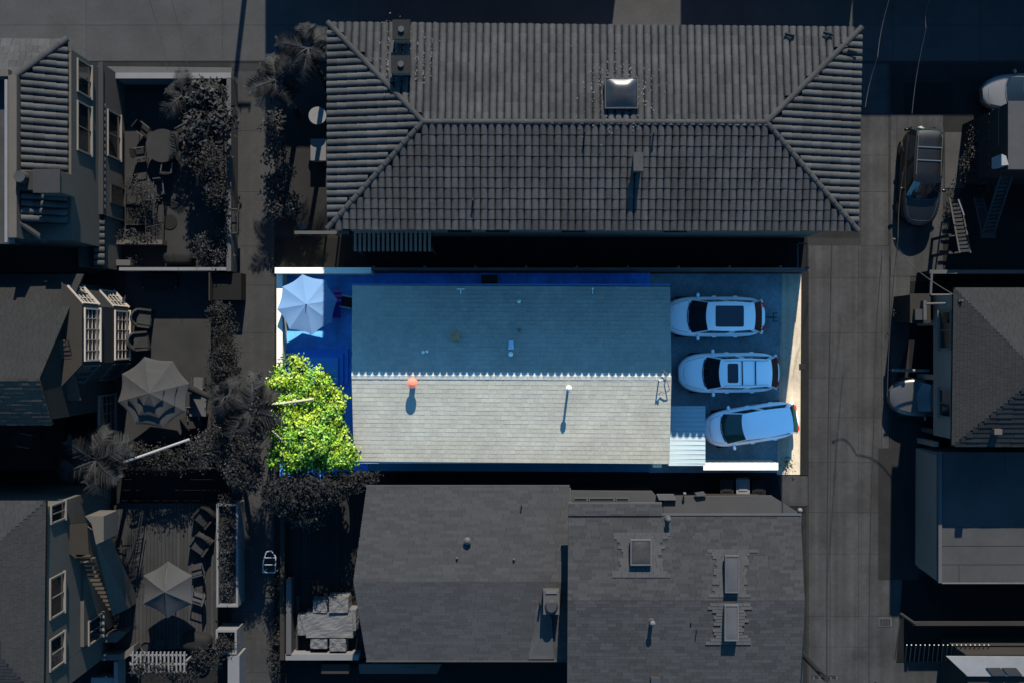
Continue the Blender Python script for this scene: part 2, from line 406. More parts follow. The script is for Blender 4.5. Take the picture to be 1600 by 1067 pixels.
# ================================================================== the ground
def flat(name, pts, z0, z1, m): return struct(name, MB().prism([G(x, y, z1) for x, y in pts], z0, z1), m)
struct('ground', MB().prism([(-300,-300),(300,-300),(300,300),(-300,300)], -.3, 0), M_ground)
def slabs(base, xs, ys, z0, z1, m, gap=.006, name='paving_slab', jit=0):
    for i in range(len(xs)-1):
        for j in range(len(ys)-1):
            a, b = G(xs[i], ys[j+1]), G(xs[i+1], ys[j])
            part(name, MB().box(a.x+gap, a.y+gap, z0, b.x-gap, b.y-gap, z1+random.uniform(-.004,.004)), m, base)
street = flat('street', [(-900,-700),(2500,-700),(2500,100),(-900,96)], -.05, .01, M_gutter)
slabs(street, [-200,-60,135,348,560,770,955,1160,1290,1395,1530,1760], [-210,-60,40,96], .012, .03, M_street)
fw = flat('footpath', [(360,100),(431,100),(428,1400),(366,1400)], -.05, .012, M_gutter)
slabs(fw, [362,429], [112,205,300,385,446,520,590,680,770,860,955,1050,1150], .014, .035, M_foot)
flat('kerb', [(150,104),(362,106),(362,116),(150,116)], 0, .12, M_trim)
al = flat('alley', [(1258,372),(1262,1500),(1392,1500),(1386,400),(1392,60),(1342,60),(1342,372)], -.05, .012, M_gutter)
slabs(al, [1263,1297,1341,1377], [384,434,520,590,652,722,800,865,962,1010,1090,1190], .014, .03, M_alley)
slabs(al, [1377.5,1389], [384,560,700,905], .014, .022, M_alley)
slabs(al, [1345,1388], [100,178,243,300,384], .014, .03, M_alley)
dr = flat('driveway', [(1389,175),(1515,175),(1500,300),(1455,440),(1400,440),(1389,400)], 0, .02, M_gutter)
slabs(dr, [1391,1401,1473], [180,230,330,432], .022, .04, M_alley)
slabs(dr, [1476,1508], [207,295], .022, .04, M_street)
flat('asphalt_pad', [(1395,119),(1540,119),(1545,212),(1478,212),(1470,178),(1395,178)], 0, .035, gm('asphalt_patch', 40, var=.2, stain=.3))
flat('asphalt_pad_inset', [(1413,130),(1488,130),(1488,178),(1413,178)], .035, .05, gm('asphalt_new', 26, var=.2))
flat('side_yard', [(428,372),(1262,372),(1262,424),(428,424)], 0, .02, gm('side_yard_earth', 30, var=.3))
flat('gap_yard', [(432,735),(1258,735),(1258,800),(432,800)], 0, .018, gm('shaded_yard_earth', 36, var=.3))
flat('side_path_concrete', [(1215,735),(1262,735),(1262,790),(1222,790)], .018, .03, M_alley)
flat('east_verge', [(1391,432),(1422,432),(1420,530),(1400,590),(1392,650),(1391,1000)], 0, .03, M_alley)
flat('east_drive', [(1391,590),(1460,590),(1460,700),(1391,700)], 0, .024, gm('east_drive_concrete', 50, stain=.3))
flat('south_east_verge', [(1377,902),(1410,902),(1400,1040),(1398,1500),(1372,1500)], .014, .028, M_alley)
flat('garage_forecourt', [(1398,1035),(1490,1035),(1490,1300),(1398,1300)], 0, .03, M_foot)
# the coloured lot
lot = flat('parking_court', [(1015,428),(1254,428),(1250,738),(1015,738)], 0, .05, M_court_shade)
slabs(lot, [1038,1108,1170], [434,520,610,705], .05, .062, M_court_shade, gap=.006)
ap = flat('court_sunlit_strip', [(1222,428),(1252,428),(1250,741),(1214,741)], 0, .058, M_court_sun)  # sunlit edge of the court, set off by its own lighter colour
flat('court_shade_strip', [(1252,424),(1263,424),(1263,742),(1250,742)], 0, .06, gm('shade_strip_grey', 40, var=.2))  # dark strip standing in for the band of shade beside the court
flat('north_walkway', [(437,427),(1016,427),(1016,470),(437,470)], 0, .06, M_walk)
pt = flat('patio', [(437,470),(575,470),(575,760),(437,760)], 0, .056, M_walk)
slabs(pt, [439,468,497,526,552], [428,458,488,518,545], .06, .075, M_deckblue, gap=.004)
flat('south_side_path', [(555,715),(1040,715),(1040,737),(560,735)], 0, .04, mat('path_shade_teal', (.03,.16,.24), var=.15))  # teal of the shade put into the path colour

# ------------------------------------------------------------------ buildings to the north that throw the shade over the street (their eaves lie above the frame)
for i, (xa, xb, h, lab) in enumerate(((-10.75, 2.6, 6.8, 'flat roofed building across the street, the widest of three'),
                                (2.6, 5.4, 4.1, 'low flat roofed annex across the street, joined to the widest building'),
                                (9.3, 16.9, 6.3, 'flat roofed building across the street, narrowest of three'),
                                (17.55, 40, 5.85, 'flat roofed building across the street, the most easterly'))):
    t = thing('street_building', lab, 'building', ((xa+xb)/2, 24, 0))
    part('wall', MB().box(xa, 20, 0, xb, 30, h-.3), M_wallg, t)
    part('roof', MB().box(xa, 20, h-.3, xb, 30, h), M_sh_r, t)
    for x in np.arange(xa+.6, xb-1.2, 2.4):
        window(t, (x, 20), (x+1.1, 20), 1.2, 2.8, M_trim, M_glassd, 2, 2, out=(0,-1))

# ------------------------------------------------------------------ big tiled house
t = thing('tile_roofed_house', 'large two-storey house with a long hipped barrel tile roof above the bright lot', 'house', G(928, 220))
th = t
NW, NE, SE, SW = G(512,36,8), G(1346,44,8), G(1340,361,8), G(512,358,8); RW, RE = G(661,191,8.8), G(1197,192,8.8)
def inset(p, dx, dy, z): return (p.x+dx, p.y+dy, z)
wl = MB().prism([inset(NW,.35,-.35,0), inset(NE,-.35,-.35,0), inset(SE,-.3,.38,0), inset(SW,.35,.38,0)], 0, 7.8)
M_bigwall = gshade('stucco_big_house', 150, var=.12, fine=5)
part('wall', wl, M_bigwall, t)
r = MB().prism([SW, SE, RE, RW], .14).prism([NE, NW, RW, RE], .14).prism([NW, SW, RW], .14).prism([SE, NE, RE], .14)
rf = part('roof', r, M_under, t)
tiles(rf, [[SW,SE,RE,RW], [NE,NW,RW,RE], [NW,SW,RW], [SE,NE,RE]], .305, .437, M_tile)
capline(rf, RW, RE, .13, .42, M_tile2); 
for a, b in ((SW, RW), (NW, RW), (SE, RE), (NE, RE)): capline(rf, a, b, .13, .4, M_tile2, 'hip_tile', .05)
part('fascia', MB().box(SW.x+.03, SW.y+.04, 7.72, SE.x-.03, SW.y+.08, 7.86), M_trim, rf)
for px, w_ in ((806,.95),(966,.4),(1122,.6),(1195,.6)):
    a = G(px, 372, 7.2); y = SW.y+.38
    window(t, (a.x, y), (a.x+w_, y), 6.55, 7.3, M_walld, M_glassd, 2, out=(0,-1))
for px in (700, 760, 880, 1040):
    a = G(px, 385, 4); window(t, (a.x, SW.y+.38), (a.x+1.0, SW.y+.38), 3.4, 4.8, M_walld, M_glassd, 2, out=(0,-1))
def mortar(px0, py0, px1, py1, zc, n, seed, zf):
    R = random.Random(seed); mb = MB()
    for _ in range(n):
        sx, sy = R.gauss(0,1)*(px1-px0)*.33, R.gauss(0,1)*(py1-py0)*.33
        px, py = (px0+px1)/2+sx, (py0+py1)/2+sy; z = zf(px, py); c = G(px, py, z)
        mb.obox((c.x, c.y, z+.105), (R.uniform(.015,.05), R.uniform(.015,.07), .01), R.uniform(0,3))
    return mb
nz = lambda px, py: 8+.8*max(0, min(1, (py-38)/153))
part('mortar_patch', mortar(598,58,668,124,0,700,1,nz), M_mortar, rf, kind='stuff')
part('mortar_patch', mortar(928,108,1012,184,0,600,2,nz), M_mortar, rf, kind='stuff')
# chimneys and skylight
def chim(px0, py0, px1, py1, z0, z1, lab, capT=44):
    a, b = G(px0, py1, z1), G(px1, py0, z1)
    c = thing('chimney', lab, 'chimney', ((a.x+b.x)/2, (a.y+b.y)/2, z0))
    part('stack', MB().box(a.x+.05, a.y+.05, z0, b.x-.05, b.y-.05, z1-.08), M_bigwall, c)
    part('cap', MB().box(a.x, a.y, z1-.08, b.x, b.y, z1), gm('chimney_cap', capT, var=.3, bump=.4), c)
    part('flue', MB().tube((( a.x+b.x)/2,(a.y+b.y)/2,z1),((a.x+b.x)/2,(a.y+b.y)/2,z1+.1), .13, n=10), M_metal, c)
chim(613, 31, 641, 62, 8.0, 9.2, 'square stucco chimney at the upper edge of the tile roof')
chim(611, 87, 642, 115, 8.4, 9.15, 'second square chimney, lower down the tile roof with mortar around it')
def skylight(lab, px0, py0, px1, py1, z, m, dome=.12, fm=None, well=False, cat='skylight'):
    a, b = G(px0, py1, z), G(px1, py0, z); c = thing('skylight', lab, cat, ((a.x+b.x)/2, (a.y+b.y)/2, z-.22))
    e = .05; f = MB()
    for q in ((a.x,a.y,b.x,a.y+e),(a.x,b.y-e,b.x,b.y),(a.x,a.y+e,a.x+e,b.y-e),(b.x-e,a.y+e,b.x,b.y-e)): f.box(q[0],q[1],z-.22,q[2],q[3],z+.02)
    fr = part('frame', f, fm or M_trim, c); rows = []; n = 10
    for j in range(n+1):
        v = j/n; rows.append([(a.x+e+(b.x-a.x-2*e)*i/n, a.y+e+(b.y-a.y-2*e)*v, z+dome*(min(1, 4*min(i/n,1-i/n))*min(1,4*min(v,1-v)))**.6*(.8+.2*math.sin(math.pi*i/n)*math.sin(math.pi*v))-.01) for i in range(n+1)])
    part('dome', MB().grid(rows), m, c, smooth=True)
    return c
sk = skylight('large square domed skylight near the ridge of the tile roof', 945, 121, 997, 170, 9.0, gwarm('skylight_acrylic', 44, rough=.3, var=.3, spec=.5, fine=6), dome=.18, fm=M_metal)
c = thing('chimney', 'slim pale flue with a long shadow on the lower tile slope', 'chimney', G(998,240,8.5))
a, b = G(992,265,9.5), G(1005,238,9.5)
part('stack', MB().box(a.x, a.y, 8.5, b.x, b.y, 9.2), M_trim, c); part('cap', MB().box(a.x-.03, a.y-.03, 9.2, b.x+.03, b.y+.03, 9.25), gm('flue_cap', 84), c)
for px, py, zt, lab in ((1022,208,9.1,'short stub vent beside the slim flue on the tile roof'),(738,312,8.6,'thin vent rod on the lower left of the tile roof'),(914,205,9.15,'thin leaning rod just below the tile ridge')):
    q = G(px, py, zt); single('roof_vent', MB().tube((q.x,q.y,zt-.6),(q.x+.02,q.y,zt), .035, n=8).tube((q.x+.02,q.y,zt),(q.x+.02,q.y,zt+.03),.055,n=8), M_walld, lab, 'vent')
for px, py, lab in ((1234,55,'broken roof tile lying loose near the upper right eave'),(1294,53,'loose tilted roof tile nearest the upper right corner'),(1332,81,'slipped tile piece on the right hip slope')):
    q = G(px, py, 8.3); single('loose_tile', MB().obox(q, (.42,.13,.05), -.25, .2).obox(q+Vector((0,.03,.05)), (.40,.05,.04), -.25), M_tile2, lab, 'roof tile')
# pergola slats on its south wall
pg = thing('pergola', 'slatted pergola of dark bars fixed under the tiled eave', 'pergola', G(612,392))
M_slat = gshade('pergola_slat', 150)
for i in range(17):
    a = G(552.5+i*7.25, 361, 5.4); b = G(556+i*7.25, 393, 5.4)
    part('slat', MB().box(a.x+.02, b.y, 5.33, a.x+.13, a.y, 5.45), M_slat, pg)
a, b = G(549,365,5.3), G(676,392,5.3)
part('beam', MB().box(a.x, b.y+.1, 5.2, b.x, b.y+.2, 5.32), M_walld, pg); part('beam', MB().box(a.x, a.y-.1, 5.2, b.x, a.y, 5.32), M_walld, pg)
for q in (a.x+.05, b.x-.15): part('post', MB().box(q, b.y+.08, 0, q+.1, b.y+.18, 5.2), M_walld, pg)

# ------------------------------------------------------------------ blue and white house
h = thing('shingled_cottage', 'long single-storey house with pale shingle gable roof at the centre of the bright lot', 'house', G(800,585)); th2 = h
a0, a1, b0, b1, r0, r1 = G(550.5,447,3.25), G(1047,449,3.25), G(553,720,3.25), G(1046,724,3.25), G(549.5,586,4.1), G(1049,588,4.1)
part('wall', MB().box(a0.x+.3, b0.y+.35, 0, a1.x-.3, a0.y-.35, 3.12), M_cbody, h)
gb = MB()
for q in (a0.x+.3, a1.x-.36): gb.add([(q,b0.y+.4,3.1),(q+.06,b0.y+.4,3.1),(q+.06,r0.y,3.93),(q,r0.y,3.93),(q,a0.y-.4,3.1),(q+.06,a0.y-.4,3.1)], [(0,3,4),(1,5,2),(0,1,2,3),(3,2,5,4),(0,4,5,1)])
part('gable', gb, M_cbody, h)
rmb = MB().prism([b0,b1,r1,r0], .12).prism([a1,a0,r0,r1], .12)
crf = part('roof', rmb, M_under, h); sh = MB()
shingles(sh, [b0,b1,r1,r0], .203, .27, .33, .010, 3, gap=.003); shingles(sh, [a1,a0,r0,r1], .203, .27, .33, .018, 4, gap=.003)
part('shingles', sh, M_cshin, crf, kind='stuff')
N = 60; cm = MB()
for i in range(N):
    p, q = r0.lerp(r1, i/N), r0.lerp(r1, (i+1)/N); z = 4.145+random.uniform(0,.006)
    for sy in (1, -1): cm.add([(p.x,p.y,z),(q.x-.01,q.y,z),(q.x-.01,q.y+sy*.17,z-.047),(p.x,p.y+sy*.17,z-.047)], [(0,1,2,3) if sy < 0 else (3,2,1,0)])
part('ridge_shingles', cm, M_ccap, crf, kind='stuff')
part('gutter', MB().box(b0.x, b0.y-.1, 3.12, b1.x, b0.y-.01, 3.22), M_ccap, crf)
part('gutter', MB().box(a0.x, a0.y+.01, 3.12, a1.x, a0.y+.09, 3.22), M_cbody, crf)
for x in np.linspace(a0.x+2, a1.x-3, 5): window(h, (x, a0.y-.35), (x+1.2, a0.y-.35), 1.1, 2.3, M_cwall, M_glassd, 2, out=(0,1))
window(h, (a0.x+.3, 1.0), (a0.x+.3, -1.0), .1, 2.3, M_cwall, M_glassd, 2, out=(-1,0), name='door')
window(h, (a1.x-.3, -2.0), (a1.x-.3, -1.0), .1, 2.2, M_cwall, M_glassd, 1, out=(1,0), name='door')
def pipe(name, lab, px, py, zb, zt, r, m, cap=None, capm=None, cat='vent pipe'):
    q = G(px, py, zt); t_ = thing(name, lab, cat, (q.x, q.y, zb))
    part('pipe', MB().tube((q.x,q.y,zb-.15),(q.x,q.y,zt-.02), r, n=12), m, t_, smooth=False)
    if cap: part('cap', MB().tube((q.x,q.y,zt-.1),(q.x,q.y,zt-.02), cap, cap, 14).tube((q.x,q.y,zt-.02),(q.x,q.y,zt+.05), cap, cap*.35, 14), capm or m, t_)
    part('flashing', MB().tube((q.x,q.y,zb-.1),(q.x,q.y,zb+.05), r+.09, r+.02, 12), capm or m, t_)
    return t_
pipe('roof_vent', 'round terracotta-red capped vent on the sunlit slope', 644, 598, 3.95, 4.55, .13, M_terra, .24, M_terra, 'roof vent')
pipe('flue_pipe', 'tall slim white flue pipe throwing a long shadow on the sunlit slope', 889, 606, 3.9, 4.85, .055, M_pale, .125, M_pale)
pipe('vent_pipe', 'pale stub pipe, the left one of the close pair on the shaded slope', 661, 550, 3.85, 4.1, .05, M_pale, .075, M_pale)
pipe('vent_pipe', 'pale stub pipe, the right one of the close pair on the shaded slope', 667, 549, 3.85, 4.05, .045, M_pale, .07, M_pale)
pipe('vent_pipe', 'pale capped pipe on the shaded slope above a light water stain', 798, 553, 3.85, 4.2, .06, M_pale, .11, M_pale)
pipe('vent_pipe', 'small grey pipe in the middle of the shaded slope', 811, 516, 3.65, 3.85, .04, M_pale, .07, M_brown)
pipe('vent_pipe', 'small grey pipe nearest the upper eave of the shaded slope', 811, 471, 3.45, 3.65, .04, M_metal, .06, M_pale)
q = G(711,526,3.95); bt = thing('box_vent', 'square rusty brown box vent on the shaded slope', 'roof vent', (q.x,q.y,3.7))
part('box', MB().box(q.x-.17,q.y-.14,3.62,q.x+.17,q.y+.14,3.92), M_brown, bt); part('lid', MB().box(q.x-.2,q.y-.17,3.92,q.x+.2,q.y+.17,3.96), mat('rust_light', (.40,.22,.10), var=.5, fine=18), bt)
q = G(800,530,3.82)
single('water_stain', MB().prism([G(795,532,3.80)+Vector((0,0,.045)), G(802,532,3.80)+Vector((0,0,.045)), G(803,546,3.885)+Vector((0,0,.045)), G(794,546,3.885)+Vector((0,0,.045))], .01), mat('stain_pale_blue', (.42,.52,.60), var=.3), 'pale stained patch of roofing above the capped pipe', 'roof patch')
q = G(720,452,3.4); single('hook_bracket', MB().tube((q.x-.18,q.y,3.42),(q.x+.18,q.y,3.42),.025).tube((q.x,q.y,3.42),(q.x,q.y-.22,3.46),.025), M_pale, 'small T-shaped pipe bracket on the upper eave', 'bracket')
q = G(926,451,3.4); single('hook_bracket', MB().tube((q.x,q.y,3.4),(q.x,q.y-.25,3.46),.02).ball((q.x,q.y,3.42),.045), M_pale, 'thin upright bracket on the upper eave, right of centre', 'bracket')
q = G(985,644,3.7); single('roof_litter', MB().obox((q.x,q.y,3.75),(.26,.1,.02),.3), M_cwall, 'small white scrap lying on the sunlit slope', 'litter')
# satellite / cable mast on the right of the ridge
an = thing('aerial', 'bent wire aerial with loose cable at the right end of the roof', 'aerial', G(1036,600,4.1))
q = G(1031,594,4.5); part('mast', MB().tube((q.x,q.y,3.9),(q.x,q.y,4.55),.03).tube((q.x-.02,q.y,4.5),(q.x+.14,q.y+.02,4.56),.035), M_ccap, an)
pts = [G(1036,578,4.35), G(1042,584,4.3), G(1040,590,4.25), G(1044,600,4.25), G(1046,608,4.22), G(1040,614,4.12), G(1033,612,4.1), G(1029,616,4.1)]
part('cable', MB().path(pts, .022), M_fencec, an)
# dark vent / mat on the walkway
q0, q1 = G(752,444,.4), G(777,430,.4); av = thing('condenser', 'dark square unit standing on the blue walkway', 'air conditioner', ((q0.x+q1.x)/2,(q0.y+q1.y)/2,.06))
part('casing', MB().box(q0.x,q0.y,.06,q1.x,q1.y,.5), mat('dark_brown_metal', (.03,.028,.02), var=.2), av)
gr = MB(); [gr.box(q0.x+.04, y, .5, q1.x-.04, y+.02, .515) for y in np.arange(q0.y+.05, q1.y-.05, .06)]
part('grille', gr, M_black, av)
# lean-to
ln = thing('lean_to_roof', 'small corrugated metal lean-to roof between the house and the third car', 'canopy', G(1075,680)); c0, c1 = G(1048,727,2.25), G(1102,634,2.25)
rows = []; nR = 97
for i in range(nR):
    y = c0.y+(c1.y-c0.y)*i/(nR-1); z = 2.27+.002*math.sin(i*2*math.pi/8)
    rows.append([(c0.x-.1, y, z+.02), (c1.x, y, z)])
lr = MB().grid(rows); lr.grid([[ (p[0],p[1],p[2]-.02) for p in reversed(r_)] for r_ in rows])
part('roof_sheet', lr, M_corr, ln)
sm = MB(); [sm.box(c0.x-.1, y, 2.285, c1.x+.01, y+.014, 2.292) for y in np.linspace(c0.y+.1, c1.y-.1, 13)]
part('seam', sm, mat('seam_shadow_grey', (.25,.25,.27)), ln)
part('post', MB().box(c1.x-.1, c0.y+.05, 0, c1.x-.02, c0.y+.13, 2.22), M_cwall, ln); part('post', MB().box(c1.x-.1, c1.y-.2, 0, c1.x-.02, c1.y-.12, 2.22), M_cwall, ln)
q = G(1027,727,3.0); single('downpipe_head', MB().box(q.x-.2,q.y-.08,2.8,q.x+.2,q.y+.1,3.0).tube((q.x-.1,q.y,0),(q.x-.1,q.y,2.85),.05), mat('cream_paint', (.85,.74,.45)), 'cream downpipe head at the lower right corner of the roof', 'downpipe', at=(q.x,q.y,0))

# ------------------------------------------------------------------ lot walls and fences
wn = thing('garden_wall', 'white wall with cream coping around the umbrella patio', 'wall', G(433,423))
W1, W2, W3 = G(430,427,1.8), G(580,419,1.8), G(438,590,1.8)
part('north_wall', MB().box(W1.x, W1.y, 0, W2.x, W2.y, 1.72), M_cwall, wn); part('coping', MB().box(W1.x-.02, W1.y-.02, 1.72, W2.x, W2.y+.02, 1.8), M_cwall, wn)
part('west_wall', MB().box(W1.x, W3.y, 0, W1.x+.24, W1.y, 1.3), M_cwall, wn)
part('coping', MB().box(W1.x-.02, W3.y, 1.3, W1.x+.26, W1.y, 1.36), M_cwall, wn)
fc = thing('board_fence', 'long thin brown board fence between the bright lot and the tile roofed house', 'fence', G(915,421))
a, b = G(582,420,1.7), G(1262,424,1.7)
part('top_rail', MB().box(a.x, b.y+.06, 1.64, b.x, b.y+.16, 1.72), M_fencec, fc)
bd = MB(); [bd.box(x, b.y+.02, 0, x+.145, b.y+.055, 1.62+random.uniform(-.015,.015)) for x in np.arange(a.x, b.x, .155)]
part('boards', bd, M_fencec, fc, kind='stuff')
for x in np.arange(a.x, b.x, 2.4): part('post', MB().box(x, b.y+.17, 0, x+.09, b.y+.26, 1.68), M_fencec, fc)
a, b = G(1100,734,1.7), G(1215,722,1.7)
ws = thing('low_wall', 'white coped wall beside the third car at the lower right of the lot', 'wall', G(1157,728))
part('wall', MB().box(a.x, a.y+.08, 0, b.x, b.y-.03, 1.64), M_cwall, ws); part('coping', MB().box(a.x-.03, a.y, 1.64, b.x+.03, b.y-.02, 1.7), M_cwall, ws)
gt = thing('side_gate', 'pale metal gate at the end of the dark side yard', 'gate', G(1255,402))
a, b = G(1246,420,1.9), G(1262,380,1.9)
part('frame', MB().box(a.x,a.y,1.85,a.x+.04,b.y,1.9).box(b.x-.04,a.y,1.85,b.x,b.y,1.9).box(a.x,b.y-.04,1.85,b.x,b.y,1.9).box(a.x,b.y-.04,0,a.x+.04,b.y,1.85).box(b.x-.04,b.y-.04,0,b.x,b.y,1.85), M_metal, gt)
part('hinge_post', MB().box(b.x-.02,a.y,0,b.x+.06,a.y+.08,2.0), M_metal, gt)
single('valve_box', MB().box(*G(1248,577,0)[:2],.06,*G(1258,568,0)[:2],.075), gm('box_lid', 52), 'small rectangular meter lid in the dark edge strip', 'meter lid')
q = G(1231,725,.1); bush('grass_clump', 'small green weed clump on the lower end of the sunlit concrete strip', 'weeds', [(1231,724,.1,.14,.2,.08)], 12, 6, .06, M_green2, stems=False, base=.058, seed=4)

# ------------------------------------------------------------------ lower middle and lower right houses
def streaky(name, T, rnd=.2):
    m = mat(name, lin(T)/K, rnd=rnd, var=.07, fine=12, bump=.35); return m
M_sh1, M_sh2 = streaky('shingle_mid_house', 74, .17), streaky('shingle_patchy_house', 68, .26)
h = thing('shingled_house', 'low grey shingled house right of the covered furniture deck', 'house', G(725,890))
n0, n1, s0, s1, m0, m1 = G(573,760,4.2), G(890,760,4.2), G(573,1031,4.2), G(886,1031,4.2), G(552,908,4.7), G(888,908,4.7)
part('wall', MB().box(n0.x+.5, s0.y+.5, 0, n1.x-.3, n0.y-.55, 4.05), M_walld, h)
rf = part('roof', MB().prism([s0,s1,m1,m0], .15).prism([n1,n0,m0,m1], .15), M_under, h); M_drip = gm('pale_drip_edge', 88); sh = MB()
shingles(sh, [s0,s1,m1,m0], .15, .25, .75, .005, 11); shingles(sh, [n1,n0,m0,m1], .15, .25, .75, .014, 12)
part('shingles', sh, M_sh1, rf, kind='stuff'); g = MB()
g.box(n0.x-.02, n0.y, 4.1, n1.x, n0.y+.07, 4.23); g.box(s0.x-.02, s0.y-.07, 4.1, s1.x, s0.y, 4.23)
for i_ in (0, 8):
    e_ = MB(); e_.v = g.v[i_:i_+8]; e_.f = g.f[:6]; part('metal_edge', e_, M_drip, rf)
q = G(860,940,5.2); ch = thing('chimney', 'boxy chimney with round grey cap at the right edge of the low shingled house', 'chimney', (q.x,q.y,4.5))
a, b = G(849,960,5.3), G(874,923,5.3); part('stack', MB().box(a.x,a.y,4.3,b.x,b.y,5.25), M_trim, ch)
part('cap', MB().tube(((a.x+b.x)/2,a.y+.35,5.25),((a.x+b.x)/2,a.y+.35,5.42),.31,.22,16), M_metal, ch); part('flashing', MB().box(a.x+.1,b.y-.12,5.25,b.x-.1,b.y,5.3), gm('flash_pale',118), ch)
part('side_pipe', MB().tube((a.x-.12,a.y+.45,4.5),(a.x-.12,a.y+.45,5.1),.05), M_walld, ch)
p = [G(844,940,4.63), G(836,955,4.63), G(830,1000,4.35), G(826,1029,4.24), G(866,1029,4.24), G(862,965,4.6), G(850,940,4.63)]
single('roof_patch', MB().prism([v+Vector((0,0,.035)) for v in p], .01), gm('pale_shingle_run', 94, var=.15, bump=.4), 'paler run of shingle below the boxy chimney', 'roof patch')  # paler strip of shingle running down from the chimney
for px, py, zt, r_, lab in ((730,845,4.75,.13,'squat round turbine vent on the low shingled house, highest of three'),(714,872,4.7,.045,'thin vent pipe left of the other on the low shingled house'),(803,874,4.7,.045,'thin vent pipe nearer the chimney on the low shingled house')):
    pipe('vent_pipe', lab, px, py, zt-.35, zt, r_, M_metal, r_*1.3, M_trim)
q = G(815,789,4.5); single('vent_pipe', MB().tube((q.x,q.y,4.1),(q.x,q.y,4.6),.03), M_walld, 'tiny stub pipe near the upper edge of the low shingled house', 'vent pipe')
h = thing('patchy_shingled_house', 'two-storey house with patchy grey shingle roof and three skylights', 'house', G(1072,930)); hb = h
n0, n1, n2, n3 = G(888,787,6), G(1034,787,6), G(1034,805,6), G(1251,805,6); s0, s1 = G(886,1100,6), G(1253,1100,6); m0, m1 = G(887,938,6.45), G(1257,938,6.45)
part('wall', MB().box(n0.x+.25, s0.y+.4, 0, n3.x-.4, n2.y-.5, 5.85), M_walld, h)
rf = part('roof', MB().prism([s0,s1,m1,m0], .15).prism([n3,G(888,805,6),m0,m1], .15).prism([n1,n0,G(888,805,6.05),G(1034,805,6.05)], .12), M_under, h); sh = MB()
n3e = G(1251,787,6)
shingles(sh, [s0,s1,m1,m0], .145, .22, .7, .006, 21); shingles(sh, [n3,G(888,805,6),m0,m1], .145, .22, .7, .014, 22)
shingles(sh, [n1,n0,G(888,805,6.07),G(1034,805,6.07)], .145, .22, .7, .014, 23)
part('shingles', sh, M_sh2, rf, kind='stuff')
part('metal_edge', MB().box(n0.x-.02,n0.y,5.88,n1.x,n0.y+.07,6.03), M_trim, rf); part('metal_edge', MB().box(n2.x,n2.y,5.9,n3.x+.03,n2.y+.08,6.06), M_trim, rf)
# flat lower roofs to its north
fr = thing('flat_roof_wing', 'flat pale grey roof wing along the upper side of the patchy shingled house', 'building', G(1070,785))
A = lambda *q: [G(x, y, z) for x, y, z in q]
part('wall', MB().prism([G(890,770,3.5),G(1022,770,3.5),G(1022,812,3.5),G(890,812,3.5)], 0, 3.3).prism([G(1045,782,3.5),G(1200,782,3.5),G(1236,806,3.5),G(1045,812,3.5)], 0, 3.3), M_walld, fr)
M_flat = gm('flat_roof_felt', 88, var=.1)
part('roof', MB().prism([G(890,766,3.5),G(1020,768,3.5),G(1036,786,3.5),G(1036,825,3.5),G(890,825,3.5)], 3.3, 3.48).prism([G(1036.5,776,3.5),G(1206,774,3.5),G(1252,803,3.5),G(1252,825,3.5),G(1036.5,825,3.5)], 3.3, 3.5), M_flat, fr)
part('parapet', MB().prism([G(888,763,3.6),G(892,763,3.6),G(892,825,3.6),G(888,825,3.6)], 3.3, 3.62), M_trim, fr)
for i, (x0, x1) in enumerate(((896,918),(920,960),(962,983))):
    a, b = G(x0,783,3.6), G(x1,777,3.6); f = part('rooflight', MB().box(a.x,a.y,3.5,b.x,b.y,3.58), M_trim, fr); part('pane', MB().box(a.x+.05,a.y+.05,3.58,b.x-.05,b.y-.05,3.59), M_glassd, f)
a, b = G(1027,781,3.7), G(1054,772,3.7); single('hatch', MB().prism([G(1026,772,3.7),G(1053,772,3.7),G(1057,781,3.7),G(1030,781,3.7)], 3.5, 3.7), gm('hatch_white', 108), 'pale slanted roof hatch on the flat wing', 'hatch')
a = G(1095,772,3.6); single('roof_vent', MB().prism([G(1086,770,3.7),G(1100,768,3.7),G(1104,773,3.7),G(1090,775,3.7)], 3.5, 3.68), M_trim, 'low pale box vent at the edge of the flat wing', 'vent')
for px, py, r_, lab in ((1070,771,.07,'small white ball vent on the edge of the flat wing'),(1250,797,.12,'white ball vent at the right tip of the flat wing')):
    q = G(px, py, 3.75); single('ball_vent', MB().tube((q.x,q.y,3.4),(q.x,q.y,3.7),.04).ball((q.x,q.y,3.75),r_), gm('ball_vent', 140), lab, 'vent', smooth=True)
def litpatch(lab, pts, z, T=84):
    single('roof_patch', MB().prism([G(x,y,z) for x,y in pts], z-.03, z), gm('newer_shingle', T, var=.1, bump=.4, fine=12), lab, 'roof patch')
z_ = lambda py: 6+.45*((py-805)/133 if py < 938 else 1-(py-938)/162)
def npatch(lab, px0, py0, px1, py1, seed, T=88, skip=None):
    R = random.Random(seed); mb = MB(); n = int((py1-py0)/5)
    for j in range(n):
        y = py0+j*5; e = abs(j/(n-1)-.5)*2; wd = (px1-px0)/2*(.62+.38*e*e)+R.uniform(-6,6); cx = (px0+px1)/2+R.uniform(-3,3); z = z_(y+2.5)+.058
        x = cx-wd
        while x < cx+wd:
            w_ = R.uniform(9, 22); x1 = min(x+w_, cx+wd); a, b = G(x, y+4.8, z), G(x1, y, z); mb.box(a.x, a.y, z-.03, b.x-.01, b.y, z+R.uniform(0,.006)); x += w_
    single('roof_patch', mb, M_shnew, lab, 'roof patch', kind=None)
M_shnew = gm('newer_shingle', 96, var=.07, bump=.4, fine=12, rnd=.06)
npatch('lighter newer shingles around the square skylight', 952, 832, 1050, 905, 1)
npatch('lighter newer shingles around the upper narrow skylight', 1108, 858, 1176, 935, 2)
npatch('lighter newer shingles around the lower narrow skylight', 1106, 942, 1176, 1008, 3, 86)
